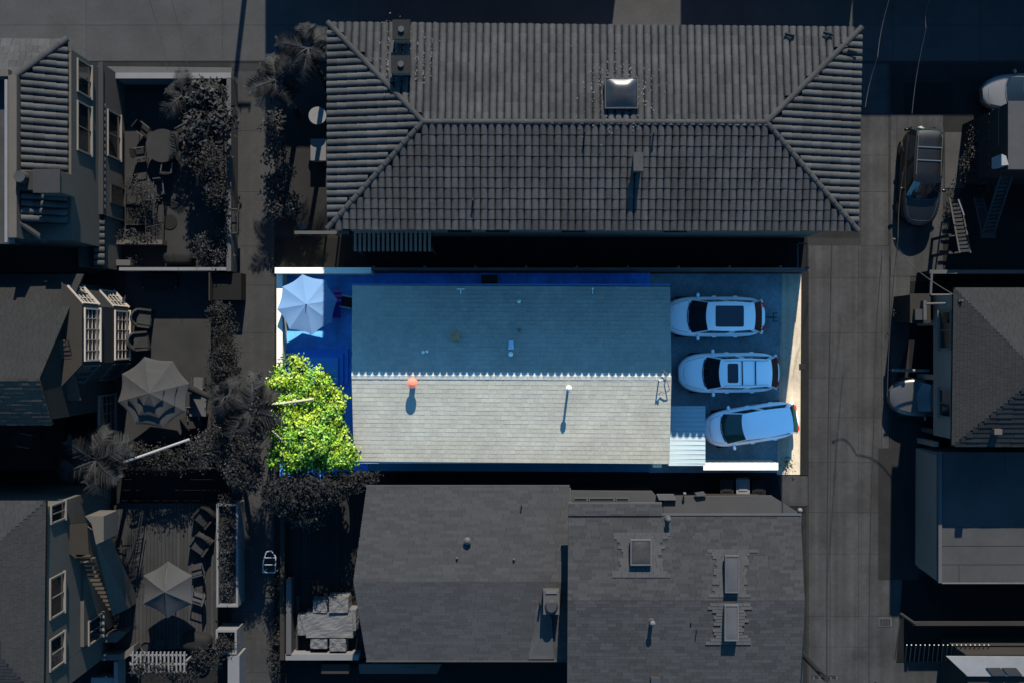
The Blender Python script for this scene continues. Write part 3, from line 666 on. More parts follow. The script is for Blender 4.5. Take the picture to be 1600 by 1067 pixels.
skylight('square skylight with pale frame on the patchy shingle roof', 985, 843, 1018, 883, 6.55, M_glassg, .06, gm('skyframe', 108))
M_skyp = gm('skylight_milky', 100, rough=.4, var=.12, spec=.2)
skylight('upper of the two narrow milky skylights on the patchy roof', 1133, 868, 1155, 926, 6.7, M_skyp, .03, gm('skyframe2', 104))
skylight('lower of the two narrow milky skylights on the patchy roof', 1132, 945, 1154, 1001, 6.7, M_skyp, .03, gm('skyframe3', 112))
pipe('flue_pipe', 'tall square-topped flue with long shadow on the patchy roof', 1020, 974, 6.35, 6.95, .09, M_metal, .12, gm('flue_pale',120))
pipe('vent_pipe', 'short capped vent near the upper edge of the patchy roof', 1045, 812, 6.1, 6.45, .09, M_metal, .12, M_trim)
pipe('vent_pipe', 'thin rod vent left of its neighbour in the lower patchy roof', 1080, 973, 6.3, 6.5, .035, M_walld)
pipe('vent_pipe', 'thin rod vent right of its neighbour in the lower patchy roof', 1090, 986, 6.3, 6.65, .025, M_walld)
q = G(1024,1063,6.3); single('roof_vent', MB().box(q.x-.2,q.y-.15,6,q.x+.2,q.y+.15,6.5), M_metal, 'square box vent at the lower frame edge of the patchy roof', 'vent')
# bins
def bin_(px, py, m, lab):
    q = G(px, py, 1.05); t_ = thing('wheelie_bin', lab, 'bin', (q.x,q.y,0), group='wheeled bins beside the flat wing')
    part('body', MB().add([(q.x-.24,q.y-.24,.08),(q.x+.24,q.y-.24,.08),(q.x+.24,q.y+.26,.08),(q.x-.24,q.y+.26,.08),(q.x-.3,q.y-.33,1),(q.x+.3,q.y-.33,1),(q.x+.3,q.y+.33,1),(q.x-.3,q.y+.33,1)],[(3,2,1,0),(4,5,6,7),(0,1,5,4),(1,2,6,5),(2,3,7,6),(3,0,4,7)]), m, t_)
    part('lid', MB().box(q.x-.32,q.y-.36,1.0,q.x+.32,q.y+.36,1.05).box(q.x-.2,q.y-.2,1.05,q.x+.2,q.y+.2,1.08), m, t_)
    part('handle', MB().tube((q.x-.28,q.y+.41,1.0),(q.x+.28,q.y+.41,1.0),.02), m, t_)
    for sx in (-1,1): part('wheel', MB().tube((q.x+sx*.26,q.y+.3,.1),(q.x+sx*.3,q.y+.3,.1),.1,n=12), M_black, t_)
bin_(1136, 761, gm('bin_dark', 42), 'dark wheeled bin left of the paler bin'); bin_(1161, 760, gm('bin_pale', 150), 'paler wheeled bin between two dark ones'); bin_(1186, 762, gm('bin_dark2', 34), 'dark wheeled bin right of the paler bin')

# ================================================================== umbrellas, seats, tables
def umbrella(name, label, px, py, zr, R_, n, sag, h, m, ribm, rot=0, group=None, tiers=((0,1),), pole_base=0, lean=(0,0), m_alt=None):
    c = G(px, py, zr); t = thing(name, label, 'umbrella', (c.x, c.y, pole_base), group=group)
    def pt(k, r, z, mid=False):
        a = rot+2*math.pi*(k+(.5 if mid else 0))/n
        rr = r*(math.cos(math.pi/n)*(1-.035) if mid else 1)
        return Vector((c.x+rr*math.cos(a), c.y+rr*math.sin(a), z))
    for ti, (r0, r1) in enumerate(tiers):
        lift = (len(tiers)-1-ti)*.10
        for k in range(n):
            mb = MB(); rows = []
            for j in range(7):
                f = r0+(r1-r0)*j/6; z = zr+h*(1-f)+lift-sag*math.sin(math.pi*f)*.3
                row = []
                for i in range(5):
                    q = pt(k, f*R_, z).lerp(pt(k+1, f*R_, z), i/4); b = math.sin(math.pi*i/4); q = q-Vector((0,0,sag*b*f*1.1))
                    if j == 6: q = q.lerp(Vector((c.x,c.y,q.z)), .05*b)
                    row.append(q)
                rows.append(row)
            mb.grid(rows); 
            low = [[q-Vector((0,0,.006)) for q in r_] for r_ in rows]; mb.grid([list(reversed(r_)) for r_ in low])
            e = rows[-1]; v = [q-Vector((0,0,.07)) for q in e]; mb.grid([e, v])
            part('canopy_panel', mb, (m_alt if (m_alt and k % 2) else m), t, smooth=True)
    pl = MB().tube((c.x+lean[0], c.y+lean[1], pole_base), (c.x, c.y, zr+h+.05), .025, n=8); part('pole', pl, ribm, t)
    for k in range(n):
        a, b = pt(k, .05*R_, zr+h*.95-.03), pt(k, R_*.99, zr-.02)
        part('rib', MB().tube(a, b, .008, n=5), ribm, t)
    f = MB().tube((c.x,c.y,zr+h+.0),(c.x,c.y,zr+h+.16), .035, .012, 8); part('finial', f, ribm, t)
    part('base', MB().tube((c.x+lean[0],c.y+lean[1],pole_base),(c.x+lean[0],c.y+lean[1],pole_base+.08), .25, n=16), ribm, t)
    return t
def chair(name, label, x, y, rz, mseat, mleg, w_=.55, d=.55, sh_=.42, bh=.9, arms=True, z=0, cat='chair', group=None, recl=.12):
    t = thing(name, label, cat, (x, y, z), rz, group, local=True); a, b = w_/2, d/2
    part('seat', MB().box(-a+.04, -b, sh_-.06, a-.04, b, sh_), mseat, t)
    k = MB().add([(-a+.03,b-.02,sh_),(a-.03,b-.02,sh_),(a-.03,b+recl,bh),(-a+.03,b+recl,bh),(-a+.03,b+.04,sh_),(a-.03,b+.04,sh_),(a-.03,b+recl+.05,bh),(-a+.03,b+recl+.05,bh)],[(0,1,2,3),(7,6,5,4),(3,2,6,7),(1,0,4,5),(0,3,7,4),(2,1,5,6)])
    part('backrest', k, mseat, t)
    for sx in (-1,1):
        for sy in (-1,1): part('leg', MB().tube((sx*(a-.03), sy*(b-.03), 0),(sx*(a-.04), sy*(b-.05), sh_-.06), .018, n=6), mleg, t)
        if arms: part('armrest', MB().box(sx*a-.03, -b, sh_+.2, sx*a+.03, b+.04, sh_+.23).box(sx*a-.02,-b,sh_-.05,sx*a+.02,-b+.04,sh_+.2), mleg, t)
    return t
def rtable(label, x, y, r, z, m, ml, base=0):
    t = thing('round_table', label, 'table', (x, y, base)); part('tabletop', MB().tube((x,y,z-.03),(x,y,z), r, n=36), m, t)
    part('pedestal', MB().tube((x,y,base),(x,y,z-.03), .05), ml, t); part('foot', MB().tube((x,y,base),(x,y,base+.03), .28, n=20), ml, t); return t

umbrella('patio_umbrella', 'light blue octagonal patio umbrella open at the upper left of the bright lot', 480, 476, 1.9, 1.43, 8, .04, .29, M_umb, M_umbrib, rot=.16)
q = G(538,470,.8); chair('garden_chair', 'black mesh chair with curved frame beside the blue umbrella', q.x+.05, q.y-.05, -1.75, M_black, mat('frame_silver', (.3,.36,.42)), .55, .5, z=.06)
q = G(527,462,.6); tw = thing('folded_towel', 'pink and navy striped cloth by the blue umbrella', 'towel', (q.x,q.y,.5))
for i in range(6): part('stripe', MB().box(q.x-.15, q.y+.15-i*.11, .5+(i%2)*.003, q.x+.17+.03*(i%2), q.y+.25-i*.11, .53+(i%2)*.01), M_pink if i % 2 == 0 else M_navy, tw)
q = G(524,487,.4); tb = thing('side_table', 'dark low table half under the blue umbrella', 'table', (q.x,q.y,.06))
part('tabletop', MB().box(q.x-.28,q.y-.3,.46,q.x+.26,q.y+.45,.49), M_navy, tb)
for sx in (-.22,.2):
    for sy in (-.25,.4): part('leg', MB().box(q.x+sx-.02,q.y+sy-.02,.06,q.x+sx+.02,q.y+sy+.02,.46), M_navy, tb)
# sunken steps / deck platform left of the house
M_hot = mat('platform_blue', (.05,.22,.66), var=.06); M_hot2 = mat('platform_blue_inner', (.05,.26,.60), var=.06)
pf = thing('deck_platform', 'stepped blue rectangular platform between the umbrella and the green tree', 'platform', G(500,572))
for i, (x0, y0, x1, y1, z) in enumerate(((440,545,544,600,.20),(440,552,536,600,.34),(440,558,528,600,.5))):
    a, b = G(x0, y1, z), G(x1, y0, z); part('step', MB().box(a.x, a.y, .06, b.x, b.y, z), M_hot if i < 2 else M_hot2, pf)

# ================================================================== cars
M_cpaint = mat('car_paint_white_blue', (.95,.93,.90), rough=.25, var=.02, spec=.6)
M_cpaint2 = mat('car_paint_silver_blue', (.90,.91,.90), rough=.25, var=.02, spec=.6)
M_cpaint3 = mat('car_paint_pearl_blue', (.88,.90,.93), rough=.22, var=.02, spec=.7)
M_cglass = mat('car_glass', (.008,.012,.014), rough=.07, var=.02, spec=.5)
M_cglassg = mat('car_glass_green', (.01,.045,.04), rough=.07, var=.02, spec=.5)
M_seam = mat('seam_black', (.03,.04,.05), rough=.6, var=.02)
M_paintk = gm('car_paint_black', 24, rough=.35, var=.05, spec=.3)
M_paints = gm('car_paint_silver_grey', 128, rough=.35, var=.03, spec=.5)
M_paintw = gm('car_paint_grey_white', 84, rough=.35, var=.03, spec=.5)
def car(label, px, py, ang, L_, W_, H, paint, glass=M_cglass, xw=.24, xf=.10, xr=-.33, xe=-.46, hb=.98, nose=.72, tail=.92, trunk=False, rails=False, roofwin=None, group=None, lights=M_chrome, crossbars=0, roofm=None, tl=None):
    c = G(px, py, .9); t = thing('parked_car', label, 'car', (c.x, c.y, .062), ang, group, local=True)
    hw = W_/2
    def wid(s):
        a = abs(s); p = 4.5 if s > 0 else 6.0
        return hw*max(.05, (1-(a*.985)**p))**(1/2.4)
    def deck(x):
        s = x/(L_/2)
        if x > xw*L_: 
            f = (x-xw*L_)/(L_/2-xw*L_); return hb*(1-f*.12)-(hb*.88-nose)*f**3
        if trunk and x < xe*L_+.0: 
            return tail
        if s < -.93: return hb-(hb-tail)*((-s-.93)/.07)
        return hb
    xs = [L_/2*math.sin(math.pi/2*(1-2*i/40)) for i in range(41)]; rows = []
    for x in xs:
        w_ = wid(x/(L_/2)); d = deck(x); s = abs(x)/(L_/2); z0 = .22+.10*s**6; sh_ = d-.05
        half = [(w_*.88, z0), (w_*.97, z0+.12), (w_, .58), (w_*.985, sh_-.10), (w_*.94, sh_), (w_*.80, d-.01), (w_*.5, d+.025), (0, d+.04)]
        rows.append([(x, y, z) for y, z in half]+[(x, -y, z) for y, z in reversed(half[:-1])])
    mb = MB().grid(rows); n = len(rows[0]); mb.add(rows[0], [tuple(range(n))]); mb.add(rows[-1], [tuple(range(n-1,-1,-1))])
    body = part('body', mb, paint, t, smooth=True)
    wb, wr = hw*.86, hw*.66; X = lambda f: f*L_
    def ring(x0, x1, w0, w1, z, bow0, bow1, zz=0):
        P_ = []
        for i in range(9): y = -w0+2*w0*i/8; P_.append((x0+bow0*(1-(y/w0)**2)-.0, y, z))
        for i in range(1, 10): f = i/10; P_.append((x0+(x1-x0)*f, w0+(w1-w0)*f+.05*math.sin(math.pi*f)*hw, z+zz*math.sin(math.pi*f)))
        for i in range(9): y = w1-2*w1*i/8; P_.append((x1-bow1*(1-(y/w1)**2), y, z))
        for i in range(1, 10): f = 1-i/10; P_.append((x0+(x1-x0)*f, -(w0+(w1-w0)*f+.05*math.sin(math.pi*f)*hw), z+zz*math.sin(math.pi*f)))
        return P_
    B = ring(X(xw), X(xe), wb*.93, wb*.90, hb+.015, .20, .07); Rf = ring(X(xf), X(xr), wr, wr*.95, H-.07, .10, .06, .03)
    nR = len(B); segs = {'windshield':[], 'rear_window':[], 'side_window':[], 'pillars':[]}
    for i in range(nR):
        j = (i+1) % nR; f = (i, j, nR+j, nR+i)
        if i < 8: k = 'windshield'
        elif 18 <= i < 26: k = 'rear_window'
        elif i in (8, 17, 26, 35) or i in (13, 31) : k = 'pillars'
        else: k = 'side_window'
        segs[k].append(f)
    sub = {8:1}
    # slim pillars: recompute so that the windshield reaches near the corners
    for k, fs in segs.items():
        if k == 'side_window':
            for side in (0, 1):
                g = [f for f in fs if (f[0] < 18) == (side == 0)]
                part('side_window', MB().add(B+Rf, g), glass, t)
        elif k == 'pillars': part('pillars', MB().add(B+Rf, fs), paint, t)
        else: part(k, MB().add(B+Rf, fs), glass, t, smooth=True)
    inn = ring(X(xf)-.12, X(xr)+.12, wr*.84, wr*.8, H-.015, .09, .05, .01); inn2 = ring(X(xf)-.45, X(xr)+.4, wr*.4, wr*.4, H, .05, .03)
    out = ring(X(xf)+.03, X(xr)-.03, wr+.025, wr*.95+.025, H-.075, .10, .06, .03)
    rb = MB().add(out+Rf+inn+inn2, [(a_*nR+i, a_*nR+(i+1)%nR, (a_+1)*nR+(i+1)%nR, (a_+1)*nR+i) for a_ in range(3) for i in range(nR)]+[tuple(range(3*nR, 4*nR))])
    part('roof', rb, roofm or paint, t, smooth=True)
    # bonnet panel with a shut line
    xb = L_/2*.90; g = []
    for i in range(9):
        x = X(xw)+.16+(xb-X(xw)-.16)*i/8; ww = wid(x/(L_/2))*(.80-.10*i/8); g.append([(x-.06*(j/4-1)**2 if i == 8 else x, ww*(j/4-1), deck(x)+.044-.055*(abs(j/4-1)*.72)**2.2) for j in range(9)])
    part('bonnet', MB().grid([list(reversed(r_)) for r_ in g]), paint, t, smooth=True)
    sm = MB()
    for sgn in (-1, 1):
        for i in range(8):
            a_, b_ = g[i][0 if sgn < 0 else 8], g[i+1][0 if sgn < 0 else 8]
            sm.tube((a_[0], a_[1]+sgn*.012, a_[2]-.006), (b_[0], b_[1]+sgn*.012, b_[2]-.006), .008, n=4)
    sm.path([(p_[0]+.012, p_[1], p_[2]-.008) for p_ in g[8]], .008, 4); part('shut_line', sm, M_seam, t, kind='stuff')
    cw = MB().path([(X(xw)+.02+.2*(1-(y/wb)**2), y, hb+.035) for y in np.linspace(-wb*.8, wb*.8, 9)], .022, 5); part('wiper_cowl', cw, M_seam, t)
    for sg in (-1, 1):
        p0 = (X(xw)+.14, sg*.30, hb+.06); part('wiper', MB().path([p0, (X(xw)-.02, sg*.30-.42, hb+.12)], .01, 4), M_black, t)
        hx = L_/2*.90; w_ = wid(.90)
        part('headlight', MB().add([(hx-.20,sg*w_*.80,nose+.11),(hx-.16,sg*w_*1.0,nose+.02),(hx+.12,sg*w_*.82,nose-.06),(hx+.14,sg*w_*.58,nose-.0),(hx-.20,sg*w_*.80,nose-.1),(hx-.16,sg*w_*.97,nose-.15),(hx+.12,sg*w_*.78,nose-.2),(hx+.14,sg*w_*.5,nose-.2)], [(0,1,2,3),(0,1,5,4),(1,2,6,5),(2,3,7,6),(3,0,4,7)]), lights, t)
        tx = -L_/2*.96; w_ = wid(-.93); zt = tail+.0
        part('taillight', MB().add([(tx+.34,sg*w_*1.03,zt+.02),(tx+.10,sg*w_*.74,zt+.09),(tx-.09,sg*w_*.64,zt+.03),(tx-.08,sg*w_*.99,zt-.0),(tx+.30,sg*w_*1.02,zt-.22),(tx+.02,sg*w_*.70,zt-.22),(tx-.07,sg*w_*.66,zt-.22),(tx-.05,sg*w_*.99,zt-.22)], [(0,1,2,3),(0,1,5,4),(1,2,6,5),(2,3,7,6),(3,0,4,7)]), tl or M_red, t)
        mx_ = X(xw)-.28; mir = MB().ball((mx_, sg*(hw+.06), hb+.02), .085, .12, .07, 8, 6).tube((mx_, sg*(hw*.86), hb-.02), (mx_, sg*(hw+.02), hb), .025)
        part('mirror', mir, paint, t, smooth=True)
        for xx in (L_*.31, -L_*.29):
            wh = part('wheel', MB().tube((xx, sg*(hw-.24), .34-.06), (xx, sg*(hw-.005), .34-.06), .34, n=24), M_black, t)
            part('rim', MB().tube((xx, sg*(hw-.02), .28), (xx, sg*(hw+.004), .28), .21, n=16), M_metal, wh)
        for xx in (X(xf)-.35, X(xr)+.75): part('door_handle', MB().box(xx-.1, sg*hw*.975, hb-.16, xx+.08, sg*(hw*.975+.05), hb-.13), paint, t)
        if rails: part('roof_rail', MB().path([(X(xf)-.1, sg*wr*.93, H-.04),(X(xf)-.25, sg*wr*.93, H+.03),(X(xr)+.25, sg*wr*.90, H+.03),(X(xr)+.1, sg*wr*.90, H-.05)], .022), lights, t)
    if roofwin:
        for (fx0, fx1, fw_) in roofwin:
            x0, x1, y = X(fx0), X(fx1), wr*fw_; r_ = .08; pts = []
            for (cx_, cy_, a0_) in ((x0-r_, y-r_, 0), (x1+r_, y-r_, 90), (x1+r_, -y+r_, 180), (x0-r_, -y+r_, 270)):
                for k in range(4): an_ = math.radians(a0_+k*30); pts.append((cx_+r_*math.cos(an_), cy_+r_*math.sin(an_)))
            part('sunroof', MB().prism(pts, H-.03, H+.012), mat('sunroof_glass', (.012,.018,.03), rough=.1, spec=.5, var=.02), t)
    for k in range(crossbars):
        xx = X(xf)-(.95+.62*k); part('crossbar', MB().box(xx-.025, -wr*.9, H+.02, xx+.025, wr*.9, H+.045), M_seam, t)
    part('number_plate', MB().box(-L_/2-.015, -.16, .62, -L_/2+.02, .16, .74), M_pale, t)
    part('rear_bumper', MB().path([(-L_/2*.99+.16*(abs(y)/hw)**4, y, .5) for y in np.linspace(-hw*.86, hw*.86, 9)], .07, 6), paint, t, smooth=True)
    return t
PI = math.pi
car('white SUV with large black sunroof, nose under the cottage eave, uppermost of three', 1117, 495, PI, 4.75, 1.93, 1.62, M_cpaint, roofwin=[(.02,-.26,.78)], xw=.235, xf=.085, xr=-.36, xe=-.455)
car('silver-white SUV with roof rails and crossbars, middle of the three parked cars', 1139, 582, PI+.012, 4.78, 1.92, 1.7, M_cpaint2, rails=True, roofwin=[(.045,-.06,.72)], crossbars=2, xw=.225, xf=.10, xr=-.38, xe=-.47, hb=1.02)
car('pale hatchback with green-tinted windscreen parked at an angle, lowest of three', 1174, 663, PI+.155, 4.45, 1.80, 1.5, M_cpaint3, glass=M_cglassg, xw=.285, xf=.095, xr=-.40, xe=-.478, hb=.94, nose=.66, tail=.95)
# bike rack behind the first car
q = G(1205,496,.6); rk = thing('bike_rack', 'black tow-bar rack sticking out behind the uppermost car', 'bike rack', (q.x,q.y,.06))
part('arm', MB().tube((q.x-.42,q.y,.45),(q.x+.3,q.y,.5),.022), M_black, rk)
part('crosspiece', MB().tube((q.x+.12,q.y-.2,.5),(q.x+.12,q.y+.2,.5),.02), M_black, rk); part('cradle', MB().tube((q.x+.1,q.y+.2,.5),(q.x+.34,q.y+.2,.52),.018), M_black, rk); part('cradle', MB().tube((q.x+.1,q.y-.2,.5),(q.x+.34,q.y-.18,.52),.018), M_black, rk)
part('upright', MB().tube((q.x+.05,q.y,.1),(q.x+.05,q.y,.5),.025), M_black, rk)
# green tree
xlim = G(430,0,4).x; 
clipg = lambda c: (c[:,0] > -11.5+ .28*np.sin(c[:,1]*3.3)+.12*np.sin(c[:,1]*11)) & (c[:,1] > -6.05+.18*np.sin(c[:,0]*4)+.08*np.sin(c[:,0]*13)) & ((c[:,0] < -7.35+.3*np.sin(c[:,1]*2.3)) | (c[:,1] < -4.5))
RT = random.Random(5)
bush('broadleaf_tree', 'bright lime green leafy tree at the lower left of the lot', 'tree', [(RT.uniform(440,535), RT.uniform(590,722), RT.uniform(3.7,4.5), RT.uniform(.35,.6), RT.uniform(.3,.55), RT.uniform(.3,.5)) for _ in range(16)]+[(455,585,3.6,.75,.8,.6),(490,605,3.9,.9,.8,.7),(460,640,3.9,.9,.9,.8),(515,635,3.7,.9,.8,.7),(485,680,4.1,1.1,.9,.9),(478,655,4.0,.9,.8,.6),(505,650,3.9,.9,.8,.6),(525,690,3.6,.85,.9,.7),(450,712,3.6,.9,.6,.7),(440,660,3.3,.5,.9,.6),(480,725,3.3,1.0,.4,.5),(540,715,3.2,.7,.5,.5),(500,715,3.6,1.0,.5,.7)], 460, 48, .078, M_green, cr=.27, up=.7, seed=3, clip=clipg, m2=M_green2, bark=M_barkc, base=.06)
bl = thing('bare_branch', 'two pale bare branches crossing the left edge of the lime green tree', 'branch', G(440,640,3))
part('limb', MB().path([G(408,632,4.3),G(430,631,4.6),G(462,627,4.75),G(489,623,4.7)], .06), M_barkc, bl)
part('limb', MB().path([G(404,640,4.1),G(425,672,4.5),G(440,686,4.6),G(457,698,4.6)], .045), M_barkc, bl)

# ================================================================== dark planting along the footpath and round the lot
bush('broadleaf_tree', 'dark-coloured lower part of the lime green tree, over the furniture deck', 'tree', [(450,770,3.9,1.1,.9,.8),(500,765,3.9,1.1,.8,.8),(545,750,3.6,1.0,.45,.6),(575,742,3.4,.5,.3,.4),(480,800,3.4,.9,.6,.7)], 420, 18, .08, M_leafd, seed=9, clip=lambda c: c[:,1] < -5.9)  # same tree as the lime one, built apart with dimmed leaf colour
bush('broadleaf_tree', 'dark dense tree overhanging the footpath left of the lime green tree', 'tree', [(400,700,4.2,.9,1.2,.8),(385,740,4.0,.8,.8,.8),(412,650,4.4,.5,1.2,.7),(415,600,4.2,.4,.7,.5)], 420, 18, .075, M_leafd, seed=10, clip=lambda c: c[:,0] < -11.2)
palm('dark palm with drooping fronds over the footpath beside the hedge end', 395, 640, 4.6, 1.55, 15, 2, lean=(-2.4,1.2))
palm('bushy dark palm left of the tiled house, lower of the two', 432, 125, 4.4, 1.35, 15, 3, lean=(.2,-.8))
palm('dark palm touching the tiled house eave, upper right of the two', 482, 75, 5.4, 1.35, 13, 4, lean=(.1,-1.0), mf=M_leafp)
palm('feathery palm above the shaded yard at lower left', 150, 718, 4.6, 1.7, 17, 5, lean=(.6,.4))
palm('small palm in the walled courtyard near its upper wall', 285, 150, 2.7, 1.25, 13, 6)
bush('shrub', 'tall dark shrub between palms and tiled house', 'shrub', [(430,200,1.6,.4,.7,.6),(428,240,1.8,.45,.7,.6),(445,275,1.5,.5,.6,.5)], 90, 12, .085, M_leafp, seed=11)
bush('flowering_shrub', 'pale flecked shrub halfway down the narrow planting strip', 'shrub', [(432,225,2.4,.3,.5,.3)], 26, 8, .07, M_leafl, seed=12)
bush('shrub', 'spiky shrub by the footpath at the lower end of the planting strip', 'shrub', [(428,285,1.4,.35,.4,.4),(428,325,1.3,.35,.5,.4),(455,320,1.2,.4,.5,.4)], 80, 10, .09, M_leafp, seed=13)
bush('courtyard_tree', 'dark courtyard tree along the right wall, upper mass', 'tree', [(325,150,2.6,.8,.7,.6),(345,190,2.7,.5,.9,.6),(315,200,2.5,.8,.8,.6)], 200, 12, .13, M_leafp, seed=14)
bush('courtyard_tree', 'dark courtyard tree along the right wall, middle mass beside the round table', 'tree', [(330,250,2.5,.75,.9,.6),(340,300,2.4,.5,.9,.5),(305,240,2.2,.5,.6,.5)], 200, 14, .085, M_leafd, seed=15)
bush('flowering_shrub', 'pale flecked shrub in the lower right courtyard corner', 'shrub', [(325,385,1.2,.6,.7,.5),(345,400,1.2,.4,.6,.5),(345,372,1.2,.4,.4,.4)], 130, 12, .06, M_leafl, seed=16)
bush('courtyard_shrub', 'pale leafed shrub spilling over the courtyard planter', 'shrub', [(215,292,1.0,.5,.4,.35),(235,308,1.0,.4,.3,.3),(222,318,.9,.3,.4,.3)], 90, 12, .05, M_leafl, seed=17)
bush('hedge', 'clipped dark hedge between the umbrella patio and the footpath', 'hedge', [(345,490,1.5,.6,.6,.5),(350,520,1.5,.6,.6,.5),(352,550,1.5,.6,.6,.5),(352,580,1.5,.6,.6,.5),(345,605,1.3,.6,.4,.4)], 330, 16, .05, M_leafd, seed=18, cr=.2)
bush('hedge', 'ragged hedge row along the dark side passage, left half', 'hedge', [(215,715,1.9,.7,.6,.6),(250,718,1.9,.7,.6,.6),(285,720,1.9,.7,.5,.6)], 230, 14, .06, M_leafd, seed=19)
bush('hedge', 'ragged hedge row along the dark side passage, right half', 'hedge', [(315,705,2.0,.7,.8,.6),(345,690,2.0,.7,.9,.6),(365,725,1.9,.5,.6,.6)], 260, 14, .06, M_leafl, seed=20)
bush('border_plants', 'low spiky plants in the strip along the lower deck wall', 'plants', [(433,920,.4,.18,.6,.3),(432,960,.4,.2,.6,.3),(432,1000,.4,.2,.6,.3),(433,1040,.4,.2,.6,.3)], 120, 9, .07, M_leafd, seed=21, stems=False)

# ================================================================== left column, upper: tiled house and walled courtyard
M_court = gm('courtyard_concrete', 60, var=.12, stain=.2)
struct('courtyard_floor', MB().prism([G(150,120),G(358,120),G(358,424),G(150,424)], 0, .06), M_court)
cw = thing('courtyard_wall', 'low white wall enclosing the upper left courtyard', 'wall', G(255,270))
a, b = G(150,123,1.5), G(361,114,1.5); part('north_wall', MB().box(a.x, a.y, 0, b.x, b.y, 1.5), M_white, cw)
a, b = G(354,424,1.5), G(361,114,1.5); part('east_wall', MB().box(a.x, a.y, 0, b.x, b.y-.25, 1.5), M_trim, cw)
a, b = G(186,423,1.5), G(355,418,1.5); part('south_wall', MB().box(a.x, a.y, 0, b.x, b.y, 1.5), M_white, cw)
h = thing('tiled_villa', 'stucco house with barrel tile roof and parapet at the upper left edge', 'house', G(90,240))
E0, E1, T0, T1 = G(105,350,7.0), G(105,62,7.0), G(26,350,8.0), G(24,120,8.0)
wx = -18.75
part('wall', MB().box(-30, G(0,378,6).y, 0, E0.x+.12, G(0,78,6.8).y, 6.85), M_wallg, h)
part('ground_floor', MB().box(E0.x+.12, G(0,335,3.4).y, 0, wx, G(0,99,3.4).y, 3.3), M_wallg, h)
part('ledge_coping', MB().box(E0.x+.12, G(0,335,3.4).y, 3.3, wx+.06, G(0,99,3.4).y+.05, 3.42), gm('ledge_grey', 66), h)
far = G(-220,60,7.0); farT = G(-220,120,8.0)
rf = part('roof', MB().prism([E0,E1,T1,T0], .12).prism([E1,far,farT,T1], .12), M_under, h)
tiles(rf, [[E0,E1,T1,T0]], .315, .46, M_tile, nind=300); sh = MB(); shingles(sh, [E1,far,farT,T1], .4, .2, .34, .03, 31); part('flat_tiles', sh, M_tile, rf, kind='stuff')
capline(rf, E1, T1, .15, .4, M_tile2, 'hip_tile', .05)
pr = MB().box(G(24,0,8.3).x-.3, T0.y-.6, 6.8, G(24,0,8.3).x+.05, T1.y, 8.3).box(-30, T1.y-.05, 6.8, G(24,0,8.3).x-.3, T1.y+.25, 8.3)
part('parapet', pr, M_wallg, h)
a = G(8,0,8.3); part('parapet_coping', MB().box(a.x, T0.y-.8, 7.6, a.x+.12, T1.y-.2, 8.36), M_white, h)
part('flat_roof', MB().box(-30, T0.y-.8, 6.9, a.x, T1.y-.05, 7.5), M_foot, h)
for (y0, y1, lab) in ((145, 92, 'window with pale frame'), (236, 158, None)):
    window(h, (E0.x+.12, G(0,y0,6).y), (E0.x+.12, G(0,y1,6).y), 4.5, 6.2, M_trimv, M_glassd, 2, out=(1,0))
window(h, (wx, G(0,248,1.8).y), (wx, G(0,176,1.8).y), .9, 2.7, M_trimv, M_glassd, 2, out=(1,0)); window(h, (wx, G(0,320,1.6).y), (wx, G(0,290,1.6).y), .3, 2.3, M_walld, M_glassd, 1, out=(1,0), name='door')
# small tile strip above the lower window and lower terrace roof
for (x0, y0, x1, y1, z) in ((151,330,163,152,3.0),(139,417,163,336,3.1)):
    p0, p1, p2, p3 = G(x1,y0,z), G(x1,y1,z), G(x0,y1,z+.25), G(x0,y0,z+.25)
    r2 = part('tile_canopy', MB().prism([p0,p1,p2,p3], .1), M_under, h)
    vs_, fs_ = tile_mesh(.31, .44); mt_ = MB(); p_, u_, v_, n_, uv_ = slope_frame([p0,p1,p2,p3]); L0 = (p1-p0).length; k = 0
    me_ = mesh('tile', MB().add(vs_, fs_), M_tile, True)
    while (k+1)*.31 < L0:
        c_ = p_+u_*(k+.5)*.31+n_*.02; o = bpy.data.objects.new('tile', me_); COL.objects.link(o); o.parent = r2
        o.matrix_local = Matrix.Translation(-ORG[r2.name]) @ Matrix(((u_.x,v_.x,n_.x,c_.x),(u_.y,v_.y,n_.y,c_.y),(u_.z,v_.z,n_.z,c_.z),(0,0,0,1))); k += 1
part('lower_wall', MB().box(G(122,0,2.9).x, G(0,418,2.9).y, 0, G(160,0,2.9).x, G(0,338,2.9).y, 2.85), M_wallg, h)
part('low_terrace', MB().box(-30, G(0,428,3).y+.1, 0, G(122,0,3).x, G(0,380,3).y, 2.2), M_walld, h)
c = thing('chimney', 'broad stucco chimney with a round tile pot near the lower end of the villa roof', 'chimney', G(60,282,7.2))
a, b = G(53,300,8.9), G(92,266,8.9); part('stack', MB().box(a.x,a.y,7,b.x,b.y,8.8), M_wallg, c); part('cap', MB().box(a.x-.04,a.y-.04,8.8,b.x+.04,b.y+.04,8.9), gm('chim_cap',64), c)
a, b = G(22,296,8.5), G(53,266,8.5); part('shoulder', MB().box(a.x,a.y,7,b.x,b.y,8.3), M_walld, c)
q = G(30,276,8.7); part('pot', MB().tube((q.x,q.y,8.3),(q.x,q.y,8.7), .27, .24, 14), M_tile2, c)
single('ridge_capping', MB().tube(G(26,345,7.9), G(72,378,7.3), .13, .13, 8), M_tile2, 'fallen pale capping tube on the lower end of the villa roof', 'roof capping')
